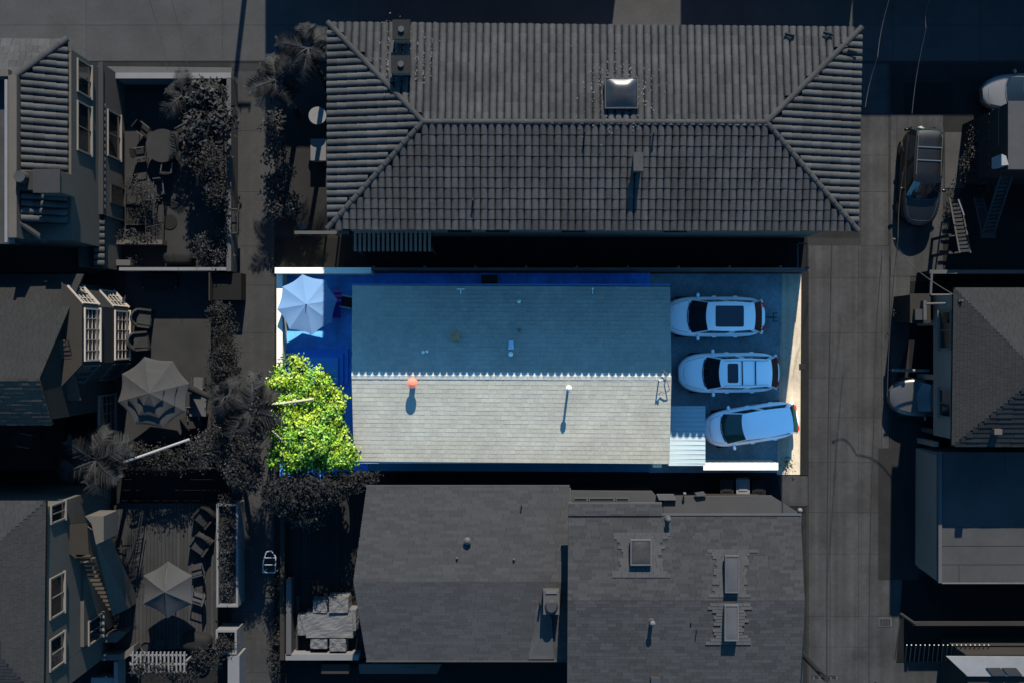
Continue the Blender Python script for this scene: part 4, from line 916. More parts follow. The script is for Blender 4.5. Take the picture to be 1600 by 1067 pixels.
# courtyard furniture
q = G(254,228,.75); rtable('large pale round table in the courtyard', q.x, q.y, .80, .78, gm('round_table_grey', 58, var=.15), M_metal, .06)
for i, (px, py, a_) in enumerate(((224,203,.9),(220,240,1.7),(262,262,3.0),(293,238,4.4),(285,206,5.2))):
    q = G(px, py, .5); chair('courtyard_chair', ('slatted dark chair at the upper left of the round table','slatted dark chair left of the round table','dark chair below the round table','dark chair right of the round table under leaves','dark chair at the upper right of the round table under leaves')[i], q.x, q.y, a_, M_woodd, M_metal, .5, .48, z=.06, group='chairs round the courtyard table')
q = G(250,295,.5); chair('courtyard_chair', 'slatted chair beside the pale leafed shrub', q.x, q.y, .1, M_wood, M_metal, .42, .6, z=.06)
pl = thing('low_bed_frame', 'low rectangular dark framed sunken planter in the courtyard', 'planter', G(222,335))
a, b = G(195,352,.4), G(228,318,.4)
part('frame', MB().box(a.x,a.y,.06,b.x,a.y+.05,.4).box(a.x,b.y-.05,.06,b.x,b.y,.4).box(a.x,a.y+.05,.06,a.x+.05,b.y-.05,.4).box(b.x-.05,a.y+.05,.06,b.x,b.y-.05,.4), M_black, pl)
part('cushion', MB().box(a.x+.05,a.y+.05,.06,b.x-.05,b.y-.05,.3), gm('cushion_dark', 44), pl)
rl = thing('step_rail', 'thin black handrail along the courtyard steps', 'handrail', G(245,345))
for y in (316, 356, 375): 
    a, b = G(228,y,.9), G(254,y-6,.9); part('rail', MB().tube(a, b, .018), M_black, rl)
for x in (228, 241, 254):
    a, b = G(x,316,.9), G(x-1,375,.9); part('rail', MB().tube(a, b, .016), M_black, rl); part('post', MB().tube((a.x,a.y,.06), a, .018), M_black, rl)
st = thing('courtyard_steps', 'three shallow concrete steps in the courtyard', 'steps', G(238,345))
for i in range(3): a, b = G(228+i*9,378,.3), G(237+i*9,318,.3); part('step', MB().box(a.x,a.y,.06,b.x,b.y,.42-.11*i), M_court, st)
q = G(265,347,.1); single('round_grate', MB().tube((q.x,q.y,.06),(q.x,q.y,.1), .36, n=24), gm('grate', 34), 'dark round cover on the courtyard floor', 'drain cover')
sf = thing('low_parapet', 'low stepped parapet between courtyard and dark passage', 'wall', G(205,380)); a, b = G(163,382,1), G(253,375,1); part('wall', MB().box(a.x,a.y,0,b.x,b.y,.95), M_wallg, sf)
a, b = G(163,415,1), G(203,406,1); part('end_block', MB().box(a.x,a.y,0,b.x,b.y,.95), M_trim, sf)
q = G(209,409,.5); bush('potted_plant', 'small pale potted plant by the lower courtyard wall', 'potted plant', [(210,408,.6,.14,.12,.15)], 10, 8, .05, M_leafl, seed=41, stems=False)
q = G(196,368,1); bush('potted_plant', 'row of small pale plants on the low parapet, left end', 'plants', [(190,369,1.05,.25,.1,.1),(206,366,1.1,.2,.12,.15)], 26, 8, .05, M_leafl, seed=42, stems=False, base=.95)
q = G(232,372,1); bush('potted_plant', 'row of small dark plants on the low parapet, right end', 'plants', [(232,372,1.05,.2,.1,.1),(223,372,1.0,.15,.1,.1)], 20, 8, .05, M_leafd, seed=43, stems=False, base=.95)
def covered(lab, px, py, sx, sy, h_, m, rz=0, name='covered_grill'):
    q = G(px, py, h_*.8); mb = MB(); n = 20; rows = []
    for z_, s in ((0, 1.0), (h_*.5, 1.0), (h_*.85, .93), (h_*.97, .75), (h_, .35), (h_*1.0, .02)):
        rows.append([Matrix.Rotation(rz,3,'Z') @ Vector((sx*s*math.copysign(abs(math.cos(t))**.55, math.cos(t))*(1+.02*math.sin(5*t)), sy*s*math.copysign(abs(math.sin(t))**.6, math.sin(t)), 0))+Vector((q.x, q.y, .06+z_)) for t in [2*math.pi*i/n for i in range(n+1)]])
    return single(name, mb.grid(rows), m, lab, 'grill', smooth=True)
covered('dark oval covered grill by the lower courtyard wall', 278, 404, .72, .34, .95, gm('cover_dark', 34, bump=.3))
bs = thing('wall_basket', 'dark mesh basket over the courtyard wall', 'basket', G(362,346))
a, b = G(352,367,1.7), G(371,327,1.7)
part('rim', MB().path([(a.x,a.y,1.7),(b.x,a.y+.1,1.7),(b.x,b.y,1.7),(a.x,b.y,1.7),(a.x,a.y,1.7)], .03), M_black, bs)
for i in range(5): y = a.y+.1+(b.y-a.y-.2)*i/4; part('wire', MB().path([(a.x,y,1.7),((a.x+b.x)/2,y,1.2),(b.x,y,1.7)], .015), M_black, bs)
part('lining', MB().box(a.x+.05,a.y+.1,1.1,b.x-.05,b.y-.06,1.3), M_black, bs)

# ================================================================== left column, middle: gabled house with bay window
h = thing('gabled_cottage', 'dark clapboard house with steep shingle gable and white-paned bay window', 'house', G(60,560))
nE, nR, nS = G(131,429,5.8), G(62,591,9.6), G(82,663,8.4); w0, w1, w2 = nE.copy(), nR.copy(), nS.copy(); w0.x = w1.x = w2.x = -34
rf = part('roof', MB().prism([w0,nE,nR,w1], .15).prism([nS,w2,w1,nR], .15), M_under, h); sh = MB(); shingles(sh, [w0,nE,nR,w1], .15, .2, .3, .012, 51); part('shingles', sh, M_sh_mid, rf, kind='stuff')
sh = MB(); shingles(sh, [nS,w2,w1,nR], .2, .3, .5, .03, 52); part('shingle_courses', sh, gshade('shingle_course_shaded_slope', 78, rnd=.1), rf, kind='stuff')  # shaded slope's own shingle copy, lightened and warmed against blue skylight
bt = [G(77,532,7.4), G(106,532,7.4), G(127,624,6.2), G(89,626,6.2)]
bc = part('bay_roof', MB().prism(bt, .12), M_under, h); sh = MB(); shingles(sh, [bt[3],bt[2],bt[1],bt[0]], .2, .3, .5, .025, 53); part('shingle_courses', sh, gshade('shingle_course_bay', 84, rnd=.1), bc, kind='stuff')
xw_ = -19.25
wy0, wy1 = nE.y-.35, nS.y+.2
gw = MB(); prof = [(wy1,0),(wy0,0),(wy0,5.5),(nR.y,9.25),(wy1,8.1)]
gw.add([(xw_,y,z) for y,z in prof]+[(-34,y,z) for y,z in prof], [(0,1,2,3,4),(9,8,7,6,5),(0,5,6,1),(1,6,7,2),(2,7,8,3),(3,8,9,4),(4,9,5,0)]); part('wall', gw, M_wallblk, h)
bay = [(xw_,2.45),(-18.45,1.55),(-18.45,-.95),(xw_,-1.85)]
part('bay', MB().prism([(x,y) for x,y in bay], 0, 7.0), gm('bay_wall', 52), h); part('bay_top', MB().prism([(x*1.0+(.08 if x > -19 else 0),y*1.03) for x,y in bay], 7.0, 7.06), M_walld, h)
M_sash = gwarm('white_sash_dimmed', 200, rough=.6, var=.04)
for z0, z1 in ((4.7,6.6),(.5,2.6)):
    window(h, (-18.45,-.85), (-18.45,1.45), z0, z1, M_sash, M_glassd, 5, 4, out=(1,0)); 
    window(h, (xw_+.06,2.38), (-18.5,1.61), z0, z1, M_sash, M_glassd, 3, 4, out=(.75,.66)); window(h, (xw_+.06,-1.78), (-18.5,-1.0), z0, z1, M_trim, M_glassd, 3, 4, out=(.75,-.66))
window(h, (xw_,-4.3), (xw_,-2.5), .15, 2.5, M_trimv, M_glassd, 4, 4, out=(1,0), name='french_door')
part('eave_wing', MB().box(-34,G(0,735,3).y,0,G(80,0,3).x,wy1-.02,2.9), gm('wing_dark', 22), h)
a = G(17,0,4.5); 
part('balcony_floor', MB().box(-26,G(0,700,3.4).y,2.9,G(55,0,3.4).x,wy1-.05,3.0), M_woodd, h)
window(h, (G(17,0,4.5).x-1.2, wy1), (G(17,0,4.5).x, wy1), 3.3, 5.6, M_sash, M_glassd, 2, 4, out=(0,-1))
q = G(38,688,3.6); chair('balcony_chair', 'pale framed chair on the shaded balcony below the gable', q.x, q.y, 1.4, M_walld, M_trim, .6, .5, z=3.0)
struct('umbrella_patio', MB().prism([G(195,425),G(330,425),G(330,690),G(150,690),G(150,560),G(195,560)], 0, .05), M_patio)
st_ = MB()
gt = thing('garden_gate', 'dark solid gate panel between passage and footpath', 'gate', G(349,446)); a, b = G(326,470,1.6), G(373,426,1.6)
part('panel', MB().box(a.x,a.y,0,a.x+.06,b.y,1.6), M_walld, gt); part('bin_store', MB().box(a.x+.1,a.y+.05,0,b.x,b.y,1.1), gm('bin_store', 28), gt)
bn = thing('bench', 'dark bench with two pale armrest knobs in the shaded passage', 'bench', G(250,438,.4)); a, b = G(223,450,.5), G(276,432,.5)
part('seat', MB().box(a.x,a.y,.4,b.x,b.y,.46), M_woodd, bn); part('backrest', MB().box(a.x,b.y,.4,b.x,b.y+.06,.9), M_woodd, bn)
for x in (a.x, b.x-.08): part('leg', MB().box(x,a.y+.02,0.05,x+.08,b.y-.02,.4), M_woodd, bn); part('knob', MB().ball((x+.04,a.y,.5), .06), M_trim, bn)
def armch(lab, px, py, rz, m, z=.05, s=1, name='lounge_chair', ml=None, group=None):
    q = G(px, py, .6); t = thing(name, lab, 'armchair', (q.x,q.y,z), rz, group, local=True); a = .42*s
    part('seat', MB().box(-a,-a,.12,a,a,.42), m, t)
    part('cushion', MB().prism([(-a*.75,-a*.95),(a*.75,-a*.95),(a*.7,a*.6),(-a*.7,a*.6)], .42, .52), m, t)
    bk = MB(); rows = []
    for i in range(9): 
        th_ = math.pi*(i/8); r_ = a*1.1; x, y = -r_*math.cos(th_), a*.35+a*.8*math.sin(th_); hh = .62+.3*math.sin(th_)
        rows.append([(x,y,.15),(x,y,hh),(x*.82,y*.82,hh),(x*.82,y*.82,.42)])
    part('backrest', bk.grid(rows), m, t); 
    for sx in (-1,1):
        part('armrest', MB().box(sx*a*1.1,-a,.15,sx*a*.85,a*.4,.64), ml or m, t)
        for sy in (-1,1): part('leg', MB().box(sx*a*.9-.03,sy*a*.9-.03,0,sx*a*.9+.03,sy*a*.9+.03,.12), M_black, t)
    return t
M_wick = gm('wicker_grey', 62, var=.4, fine=25, bump=.6)
armch('wicker armchair by the bay window, upper of two', 222, 497, 1.45, M_wick, group='wicker armchairs by the bay window'); armch('wicker armchair by the bay window, lower of two', 217, 533, 1.65, M_wick, group='wicker armchairs by the bay window')
q = G(240,612,2.3)
umbrella('patio_umbrella', 'very large grey three-tier octagonal umbrella left of the hedge', 240, 613, 2.3, 1.72, 8, .05, .5, M_fold, M_metal, rot=.25, tiers=((0,.38),(.30,.70),(.62,1)))
tb = thing('dining_table', 'pale table with chairs right of the three-tier umbrella', 'table', G(308,627,.75)); a, b = G(296,650,.75), G(322,612,.75)
part('tabletop', MB().box(a.x,a.y,.72,b.x,b.y,.75), M_trim, tb)
for x in (a.x+.05,b.x-.1):
    for y in (a.y+.05,b.y-.1): part('leg', MB().box(x,y,.05,x+.05,y+.05,.72), M_metal, tb)
q = G(303,640,.5); chair('garden_chair', 'upright pale garden chair at the lower end of the pale table', q.x, q.y-.25, .1, M_trim, M_metal, z=.05); q = G(300,598,.5); chair('garden_chair', 'grey garden chair at the upper end of the pale table', q.x+.3, q.y, 3.1, M_trim, M_metal, z=.05)
q = G(300,660,.4); single('storage_box', MB().obox((q.x,q.y,.3),(1.0,.5,.5),.15).obox((q.x,q.y,.57),(1.04,.54,.05),.15), gm('storage_box', 52), 'grey storage box under the palm by the hedge row', 'box')
lt = thing('fallen_pole', 'long white pole lying across the hedge row', 'pole', G(243,705,2.4)); part('shaft', MB().tube(G(193,722,2.6), G(296,686,2.7), .06), gm('pole_white', 190), lt)
palm('leaning palm over the hedge row by the pale table', 352, 618, 3.9, 1.0, 11, 8, lean=(-1.4,.3), trunk_r=.13)
single('leaning_tree', MB().tube(G(290,603,1.0), G(355,632,3.2), .17, .13, 10), M_bark, 'leaning bare palm trunk crossing from the table to the footpath', 'tree trunk', smooth=True)
ph = thing('garden_fence', 'dark horizontal board fence below the hedge row', 'fence', G(270,738)); a, b = G(175,735,1.7), G(372,731,1.7)
for i in range(5): part('board', MB().box(a.x,a.y,.1+i*.33,b.x,a.y+.03,.4+i*.33), M_woodd, ph)
for x in np.linspace(a.x,b.x-.1,5): part('post', MB().box(x,a.y-.1,0,x+.09,a.y-.01,1.75), M_woodd, ph)

# ================================================================== left column, lower: stucco house, stairs, deck
h = thing('stucco_house', 'tall stucco house with pale window frames and hipped shingle roof at lower left', 'house', G(90,930))
e0, e1 = G(68,1100,8.5), G(72,782,8.5); k0, k1 = G(0,1025,9.1), G(0,845,9.1); f0 = G(-150,782,8.5); f1 = G(-150,845,9.1); f2 = G(-150,1025,9.1); f3 = G(-150,1100,8.5)
rf = part('roof', MB().prism([e0,e1,k1,k0], .2).prism([e1,f0,f1,k1], .2).prism([f3,e0,k0,f2], .2), M_under, h); sh = MB()
for i, p in enumerate(([e0,e1,k1,k0],[e1,f0,f1,k1],[f3,e0,k0,f2])): shingles(sh, p, .15, .2, .4, .012, 61+i)
part('shingles', sh, gm('shingle_stucco_house', 60, var=.08, rnd=.08, bump=.4, fine=12), rf, kind='stuff')
hx, hs = e1.x+.0, G(0,1057,8.5).y
part('wall', MB().box(-30, hs, 0, hx-.1, e1.y-.3, 8.3), M_wallg, h); part('rear_extension', MB().box(-30,e0.y,0,hx-.1,hs-.02,8.28), M_wallg, h)
def WW(y0, y1, z0, z1, **k): window(h, (hx-.1, G(0,y0,(z0+z1)/2).y), (hx-.1, G(0,y1,(z0+z1)/2).y), z0, z1, M_trimv, M_glassd, 2, out=(1,0), **k)
WW(962,898,6.3,7.9); WW(1042,992,6.3,7.9); WW(815,785,6.2,7.8)
lw = part('lower_wall', MB().box(hx-.1, G(0,1010,4.2).y, 0, G(126,0,4.2).x+.15, G(0,880,4.2).y, 4.2), gwarm('lower_wall_grey', 92), h)
x_ = G(126,0,4.2).x+.15; window(h, (x_, G(0,1000,2.6).y), (x_, G(0,962,2.6).y), 1.8, 3.7, M_trimv, M_glassd, 2, out=(1,0))
sr = thing('outdoor_staircase', 'exterior stairs with solid stucco side wall climbing along the lower left house', 'stairs', G(160,900))
for i in range(14):
    z = 5.6-i*.36; a, b = G(119+i*3.6, 872+i*6.4, z), G(141+i*3.6, 866+i*6.4, z); part('tread', MB().box(a.x,a.y+.08,z-.05,b.x,b.y,z), M_steps, sr)
pa = [G(136,822,6.4), G(145,828,6.4), G(201,950,1.6), G(176,962,1.6)]
part('side_wall', MB().add([p for p in pa]+[(p.x,p.y,p.z-1.6) for p in pa], [(3,2,1,0),(0,1,5,4),(1,2,6,5),(2,3,7,6),(3,0,4,7),(4,5,6,7)]), M_wallg, sr)
pb = [G(133,806,6.5),G(162,806,6.5),G(162,845,6.5),G(150,850,6.5),G(143,818,6.5)]; part('landing_wall', MB().prism([(p.x,p.y) for p in pb], 4.6, 6.5), M_wallg, sr)
part('landing', MB().prism([G(90,822,5.6),G(136,818,5.6),G(139,865,5.6),G(118,872,5.6),G(90,850,5.6)], .15), M_walld, sr)
part('stringer', MB().prism([(G(126,870,0).x+.1,G(0,868,5).y),(G(140,0,5).x,G(0,868,5).y),(G(188,0,1).x,G(0,955,1).y),(G(170,0,1).x,G(0,960,1).y)], .1, .5), M_walld, sr)
dk = thing('timber_deck', 'grey plank deck under the small hexagonal umbrella', 'deck', G(270,900))
x = G(182,0,.5).x; i = 0; plk = MB()
while x < G(338,0,.5).x:
    plk.box(x, G(0,1012,.5).y, .4, x+.165, G(0,786,.5).y, .45+random.uniform(-.003,.003)); x += .18
part('planks', plk, M_wood, dk, kind='stuff'); part('frame', MB().box(G(182,0).x, G(0,1010).y, 0, G(338,0).x, G(0,788).y, .38), M_black, dk)
umbrella('patio_umbrella', 'small pale grey hexagonal umbrella on the plank deck', 262, 921, 2.4, 1.32, 6, .09, .55, M_fold, M_metal, rot=.52, pole_base=.45)
armch('grey deck lounge chair by the planter, upper of two', 322, 805, -.7, gm('lounge_dark',44), z=.45, name='deck_chair'); armch('grey deck lounge chair by the planter, lower of two', 316, 848, -.6, gm('lounge_grey',60), z=.45, name='deck_chair')
q = G(308,890,.9); chair('director_chair', 'folding chair at the upper right of the hexagonal umbrella', q.x, q.y, -1.3, M_wood, M_metal, z=.45); q = G(308,932,.9); chair('director_chair', 'folding chair at the lower right of the hexagonal umbrella', q.x, q.y, -1.9, M_trim, M_metal, z=.45)
q = G(183,868,.8); chair('garden_chair', 'dark seat beside the stairs on the plank deck', q.x, q.y, 1.4, M_woodd, M_metal, .7, .6, z=.05); 
q = G(197,835,.5); single('lounger_pad', MB().box(q.x-.25,q.y-.5,.1,q.x+.25,q.y+.7,.5), gm('pad',58), 'pale padded bench in the shade above the stairs', 'bench')
hp = thing('handrail', 'thin dark handrail along the left edge of the plank deck', 'handrail', G(212,840,1.3))
for o_ in (0,6): part('rail', MB().tube(G(220+o_*.6,800,1.4), G(206+o_*.6,890,1.4), .025), M_black, hp)
for f in (0,.5,1): p = G(220,800,1.4).lerp(G(206,890,1.4), f); part('post', MB().tube((p.x,p.y,0), p, .025), M_black, hp)
def planter(lab, x0, y0, x1, y1, z, m, seed, n=60, bt=None):
    a, b = G(x0,y1,z), G(x1,y0,z); t = thing('planter_box', lab, 'planter', ((a.x+b.x)/2,(a.y+b.y)/2,0)); e = .1
    part('front', MB().box(a.x,a.y,0,b.x,a.y+e,z), m, t); part('back', MB().box(a.x,b.y-e,0,b.x,b.y,z), m, t)
    part('side', MB().box(a.x,a.y+e,0,a.x+e,b.y-e,z), m, t); part('side', MB().box(b.x-e,a.y+e,0,b.x,b.y-e,z), m, t)
    part('soil', MB().box(a.x+e,a.y+e,0,b.x-e,b.y-e,z-.35), M_black, t); return a, b
planter('long white planter box between deck and footpath', 338, 787, 372, 948, 1.5, M_white, 1)
for i, (y, lab) in enumerate(((800,'dark planting filling the upper third of the long planter'),(850,'grey rosette plants in the middle of the long planter'),(905,'grey rosette plants at the lower end of the long planter'))):
    bush('planter_plants', lab, 'plants', [(355,y-15,1.35,.22,.4,.2),(354,y+15,1.35,.22,.4,.2)], 60, 8, .06, M_leafd if i == 0 else M_leafp, seed=70+i, stems=False, base=1.15)
planter('square white planter box at the lower left frame edge', 337, 984, 370, 1022, 1.5, M_white, 2)
bush('planter_plants', 'shaggy dark plant overflowing the square white planter', 'plants', [(350,1008,1.5,.35,.35,.2)], 60, 8, .07, M_leafd, seed=75, stems=False, base=1.15)
a, b = G(331,1150,1.5), G(374,1024,1.5); single('end_wall', MB().box(b.x-.55,a.y,0,b.x,b.y,1.5), M_white, 'white wall below the square planter at the frame edge', 'wall')
for px, lab in ((231,'round pot by the deck edge, left of two'),(254,'round pot by the deck edge, right of two')):
    q = G(px, 1009 if px < 240 else 1005, .5); t = thing('plant_pot', lab, 'pot', (q.x,q.y,.45)); rows = []
    part('pot', MB().tube((q.x,q.y,.45),(q.x,q.y,.75), .2, .27, 18, cap=False).tube((q.x,q.y,.73),(q.x,q.y,.77), .28, .28, 18, cap=False), M_trim, t); part('soil', MB().tube((q.x,q.y,.6),(q.x,q.y,.68), .23, .23, 14), M_black, t)
covered('dark draped grill at the lower right of the plank deck', 306, 1003, .72, .45, 1.0, gm('cover_dark2', 38, bump=.3), -.15)
q = G(158,985,.6); t = thing('hose_reel', 'coiled hose ring by the lower house window', 'hose', (q.x,q.y,.5))
for i in range(3):
    r_ = .14+.05*i; part('coil', MB().path([(q.x+r_*math.cos(k*math.pi/8),q.y+r_*math.sin(k*math.pi/8),.55) for k in range(17)], .02, 5), M_black, t)
p = [G(150,996,1.5),G(184,986,1.5),G(196,988,1.5),G(181,1004,1.5),G(150,1004,1.5)]; single('entry_wall', MB().prism([(v.x,v.y) for v in p], 0, 1.4), M_wallg, 'angled stucco wall by the foot of the stairs, upper', 'wall')
p = [G(141,1023,1.5),G(186,1023,1.5),G(208,1010,1.5),G(208,1020,1.5),G(190,1032,1.5),G(141,1032,1.5)]; single('entry_wall', MB().prism([(v.x,v.y) for v in p], 0, 1.4), M_wallg, 'angled stucco wall by the foot of the stairs, lower', 'wall')
a, b = G(178,1150,1.2), G(184,1033,1.2); single('entry_wall', MB().box(a.x,a.y,0,b.x,b.y,1.2), M_white, 'short white wall end running off the lower frame edge', 'wall')
a, b = G(140,1150,1.2), G(178,1060,1.2); single('entry_slab', MB().box(a.x,a.y,0,b.x,b.y,1.0), M_white, 'white slab at the lower frame edge beside the vine pergola', 'slab')
pg = thing('vine_pergola', 'white slatted pergola tangled with vines at the bottom left', 'pergola', G(245,1040))
for i in range(14):
    a, b = G(206+i*6.2,1050,2.2), G(208.6+i*6.2,1018,2.2); part('slat', MB().box(a.x,a.y,2.1,b.x,b.y,2.2), M_white, pg)
for y in (1022, 1036, 1049): a, b = G(203,y+2,2.05), G(292,y,2.05); part('beam', MB().box(a.x,a.y,1.98,b.x,b.y,2.09), M_white, pg)
for x in (205, 288): q = G(x,1036,1.9); part('post', MB().box(q.x-.05,q.y-.05,0,q.x+.05,q.y+.05,1.98), M_white, pg)
bush('vine', 'dark vines growing over the white slatted pergola', 'vine', [(225,1045,2.2,.6,.4,.15),(260,1050,2.2,.6,.4,.15),(320,1030,1.9,.6,.5,.3),(290,1058,2.1,.6,.4,.2)], 170, 10, .06, M_leafd, seed=80)
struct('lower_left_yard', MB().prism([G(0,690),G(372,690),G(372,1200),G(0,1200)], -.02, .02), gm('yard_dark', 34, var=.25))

# ================================================================== furniture deck left of the low shingled house
dk = thing('furniture_deck', 'low dark timber deck holding the covered dining set', 'deck', G(510,890)); dp = MB(); x = G(448,0,.5).x
while x < G(572,0,.5).x: dp.box(x, G(0,1028,.5).y, .35, x+.13, G(0,745,.5).y, .4+random.uniform(-.004,.004)); x += .145
part('planks', dp, gm('deck_planks_dark', 46, var=.2, rnd=.25), dk, kind='stuff')
a, b = G(447,1024,1.3), G(455,905,1.3); part('left_parapet', MB().box(a.x,a.y,0,b.x,b.y,1.3), M_trim, dk)
a, b = G(446,1031,1.3), G(560,1021,1.3); part('front_parapet', MB().box(a.x,a.y,0,b.x,b.y-.03,1.3), M_white, dk)
a, b = G(463,1018,.5), G(468,930,.5); part('bench_edge', MB().box(a.x,a.y,.4,b.x,b.y,.55), M_wood, dk)
a, b = G(438,1030,1), G(445,745,1); single('retaining_wall', MB().box(a.x,a.y,0,b.x,b.y,1.1), M_walld, 'low dark wall between footpath strip and furniture deck', 'wall')
def cloth_box(mb, px0, py0, px1, py1, z0, z1, seed, puff=.05):
    R = random.Random(seed); a, b = G(px0,py1,z1), G(px1,py0,z1); n = 12; rows = []; sk = [[R.uniform(-1,1)*puff for _ in range(n+3)] for _ in range(n+3)]
    for j in range(n+3):
        row = []
        for i in range(n+3):
            u = min(max((i-1)/n, 0), 1); v = min(max((j-1)/n, 0), 1); edge = i in (0,n+2) or j in (0,n+2)
            ex = (.06 if i == n+2 else -.06 if i == 0 else 0)+sk[j][i]*.7; ey = (.06 if j == n+2 else -.06 if j == 0 else 0)+sk[i][j]*.7
            z = z0 if edge else z1+sk[i][j]+.03*math.sin(3*u*math.pi+seed)*math.sin(2*v*math.pi)
            row.append((a.x+(b.x-a.x)*u+ex, a.y+(b.y-a.y)*v+ey, z))
        rows.append(row)
    return mb.grid(rows)
fs_ = [('table_cover','large pale cloth covering the deck dining table',478,958,551,996,.42,1.15,'table cover')]
fs_ += [('chair_cover',l,a,b,c,d,.42,e,'chair cover') for l,a,b,c,d,e in (('pale cover over the chair above the table, left',489,938,511,957,1.2),('pale cover over the chair above the table, right',514,932,544,957,1.25),('pale cover over the chair left of the covered table',465,962,478,992,1.1),('pale cover over the chair right of the covered table',545,952,556,985,1.1),('pale cover over the chair below the table, left',485,998,511,1013,1.1),('pale cover over the chair below the table, right',515,998,540,1017,1.15))]
for i, (nm, lab, x0, y0, x1, y1, z0, z1, cat) in enumerate(fs_): single(nm, cloth_box(MB(), x0, y0, x1, y1, z0, z1, i+3, .014), M_cloth, lab, cat, smooth=False)
lf = thing('lantern_frame', 'white tubular wheeled rack frame on the footpath edge', 'rack', G(421,880,.05)); P3 = [(411,894),(430,894),(431,870),(424,860),(416,862),(411,878)]
pp = [G(x,y,1.2) for x,y in P3]; part('frame', MB().path(pp+[pp[0]], .03), gm('rack_white', 190), lf)
for y in (871,882): part('crossbar', MB().tube(G(412,y,1.2), G(430,y,1.2), .02), gm('rack_white2', 190), lf)
for p in (pp[0],pp[1]): part('leg', MB().tube((p.x,p.y,.03), p, .03), gm('rack_white3', 150), lf)
a, b = G(500,1060,1), G(680,1037,1); ac = thing('equipment_platform', 'grey equipment boxes in the dark yard below the low shingled house', 'equipment', G(600,1050))
part('platform', MB().prism([G(560,1037,.8),G(690,1037,.8),G(683,1052,.8),G(562,1052,.8)], 0, .8), M_wallg, ac); part('platform', MB().prism([G(502,1037,.9),G(545,1037,.9),G(545,1052,.9),G(502,1052,.9)], 0, .9), M_walld, ac)
q = G(643,1045,1); part('pipes', MB().tube(q+Vector((-.25,.06,0)), q+Vector((.25,.06,0)), .03), M_trim, ac)
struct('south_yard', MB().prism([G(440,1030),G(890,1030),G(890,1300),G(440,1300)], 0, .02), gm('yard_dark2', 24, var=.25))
pt_ = thing('patio_set', 'pale round table and grey box in the narrow yard left of the tiled house', 'table', G(494,182)); q = G(496,181,1.4)
part('tabletop', MB().tube((q.x,q.y,1.36),(q.x,q.y,1.4), .42, n=24), gm('round_white', 150), pt_); part('pedestal', MB().tube((q.x,q.y,0),(q.x,q.y,1.36), .05), M_metal, pt_)
a, b = G(486,250,.8), G(508,218,.8); single('storage_box', MB().box(a.x,a.y,0,b.x,b.y,.7).box(a.x-.03,a.y-.03,.7,b.x+.03,b.y+.03,.76), gm('box_pale', 130), 'grey storage box below the pale round table in the narrow yard', 'box')
for y, lab in ((330,'pale pot at the lower end of the narrow yard'),(352,'pale squat urn beside the dark yard corner')):
    q = G(474 if y == 352 else 452, y, .5); single('garden_pot', MB().tube((q.x,q.y,0),(q.x,q.y,.5), .12, .22, 14), M_trim, lab, 'pot')
fr_ = thing('yard_fence', 'low dark rail fence across the end of the narrow yard', 'fence', G(480,362)); a, b = G(460,366,1.5), G(545,361,1.5); part('rail', MB().box(a.x,a.y,1.42,b.x,b.y,1.5), M_trim, fr_)
for x in np.linspace(a.x,b.x-.08,5): part('post', MB().box(x,a.y,0,x+.08,b.y,1.42), M_walld, fr_)

# ================================================================== right column
car('black SUV with roof rails parked nose-down on the shaded driveway', 1440, 276, -PI/2-.05, 4.7, 1.9, 1.78, M_paintk, tl=M_walld, rails=True, xw=.20, xf=.07, xr=-.42, xe=-.475, hb=1.05, nose=.85, tail=1.05, crossbars=2, lights=M_trim)
car('silver sedan half hidden by the balcony at the upper right', 1612, 143, PI+.05, 4.6, 1.8, 1.45, M_paints, tl=M_walld, lights=M_trim)
car('grey-white car poking out of the carport on the right', 1465, 621, PI-.02, 4.5, 1.85, 1.45, M_paintw, tl=M_walld, xw=.20, lights=gm('lamp_pale', 170))
h = thing('hipped_house', 'stucco house with hipped shingle roof above a carport on the right edge', 'house', G(1540,575))
z = 5.6; w1_, w2_ = G(1490,450,z), G(1487,697,z); r1_ = G(1600,560,z+1.2); r2_ = G(1600,606,z+1.2); f1_, f2_ = G(1760,450,z), G(1760,697,z); g1_, g2_ = G(1760,560,z+1.2), G(1760,606,z+1.2)
rf = part('roof', MB().prism([w1_,w2_,r2_,r1_], .18).prism([f1_,w1_,r1_,g1_], .18).prism([w2_,f2_,g2_,r2_], .18), M_under, h); sh = MB()
shingles(sh, [w1_,w2_,r2_,r1_], .15, .2, .4, .012, 81); shingles(sh, [f1_,w1_,r1_,g1_], .15, .2, .4, .012, 82); part('shingles', sh, M_sh_r, rf, kind='stuff')
sh = MB(); shingles(sh, [w2_,f2_,g2_,r2_], .24, .4, .7, .03, 83); part('shingle_courses', sh, M_sh_r, rf, kind='stuff')
wx_ = w1_.x+.25; ya, yb = w2_.y+.25, w1_.y-.25
part('wall', MB().box(wx_, ya, 2.3, wx_+.2, yb, z-.2), M_wallr, h); part('south_wall', MB().box(wx_+.2, ya, 0, 32, ya+.2, z-.2), M_wallg, h); part('north_wall', MB().box(wx_+.2, yb-.2, 0, 32, yb, z-.2), M_wallg, h)
part('upper_floor', MB().box(wx_+.2, ya+.2, 2.3, 32, yb-.2, 2.5), M_walld, h); part('carport_back', MB().box(24.5, ya+.2, 0, 24.7, yb-.2, 2.3), M_wallblk, h)
for y in (505, 588, 690): q = G(0,y,1); part('carport_pier', MB().box(wx_, q.y-.12, 0, wx_+.25, q.y+.12, 2.3), M_wallr, h)
for y0, y1 in ((546,486),(652,607)): window(h, (wx_, G(0,y0,4).y), (wx_, G(0,y1,4).y), 3.2, 4.7, M_trimv, M_glassd, 2, out=(-1,0))
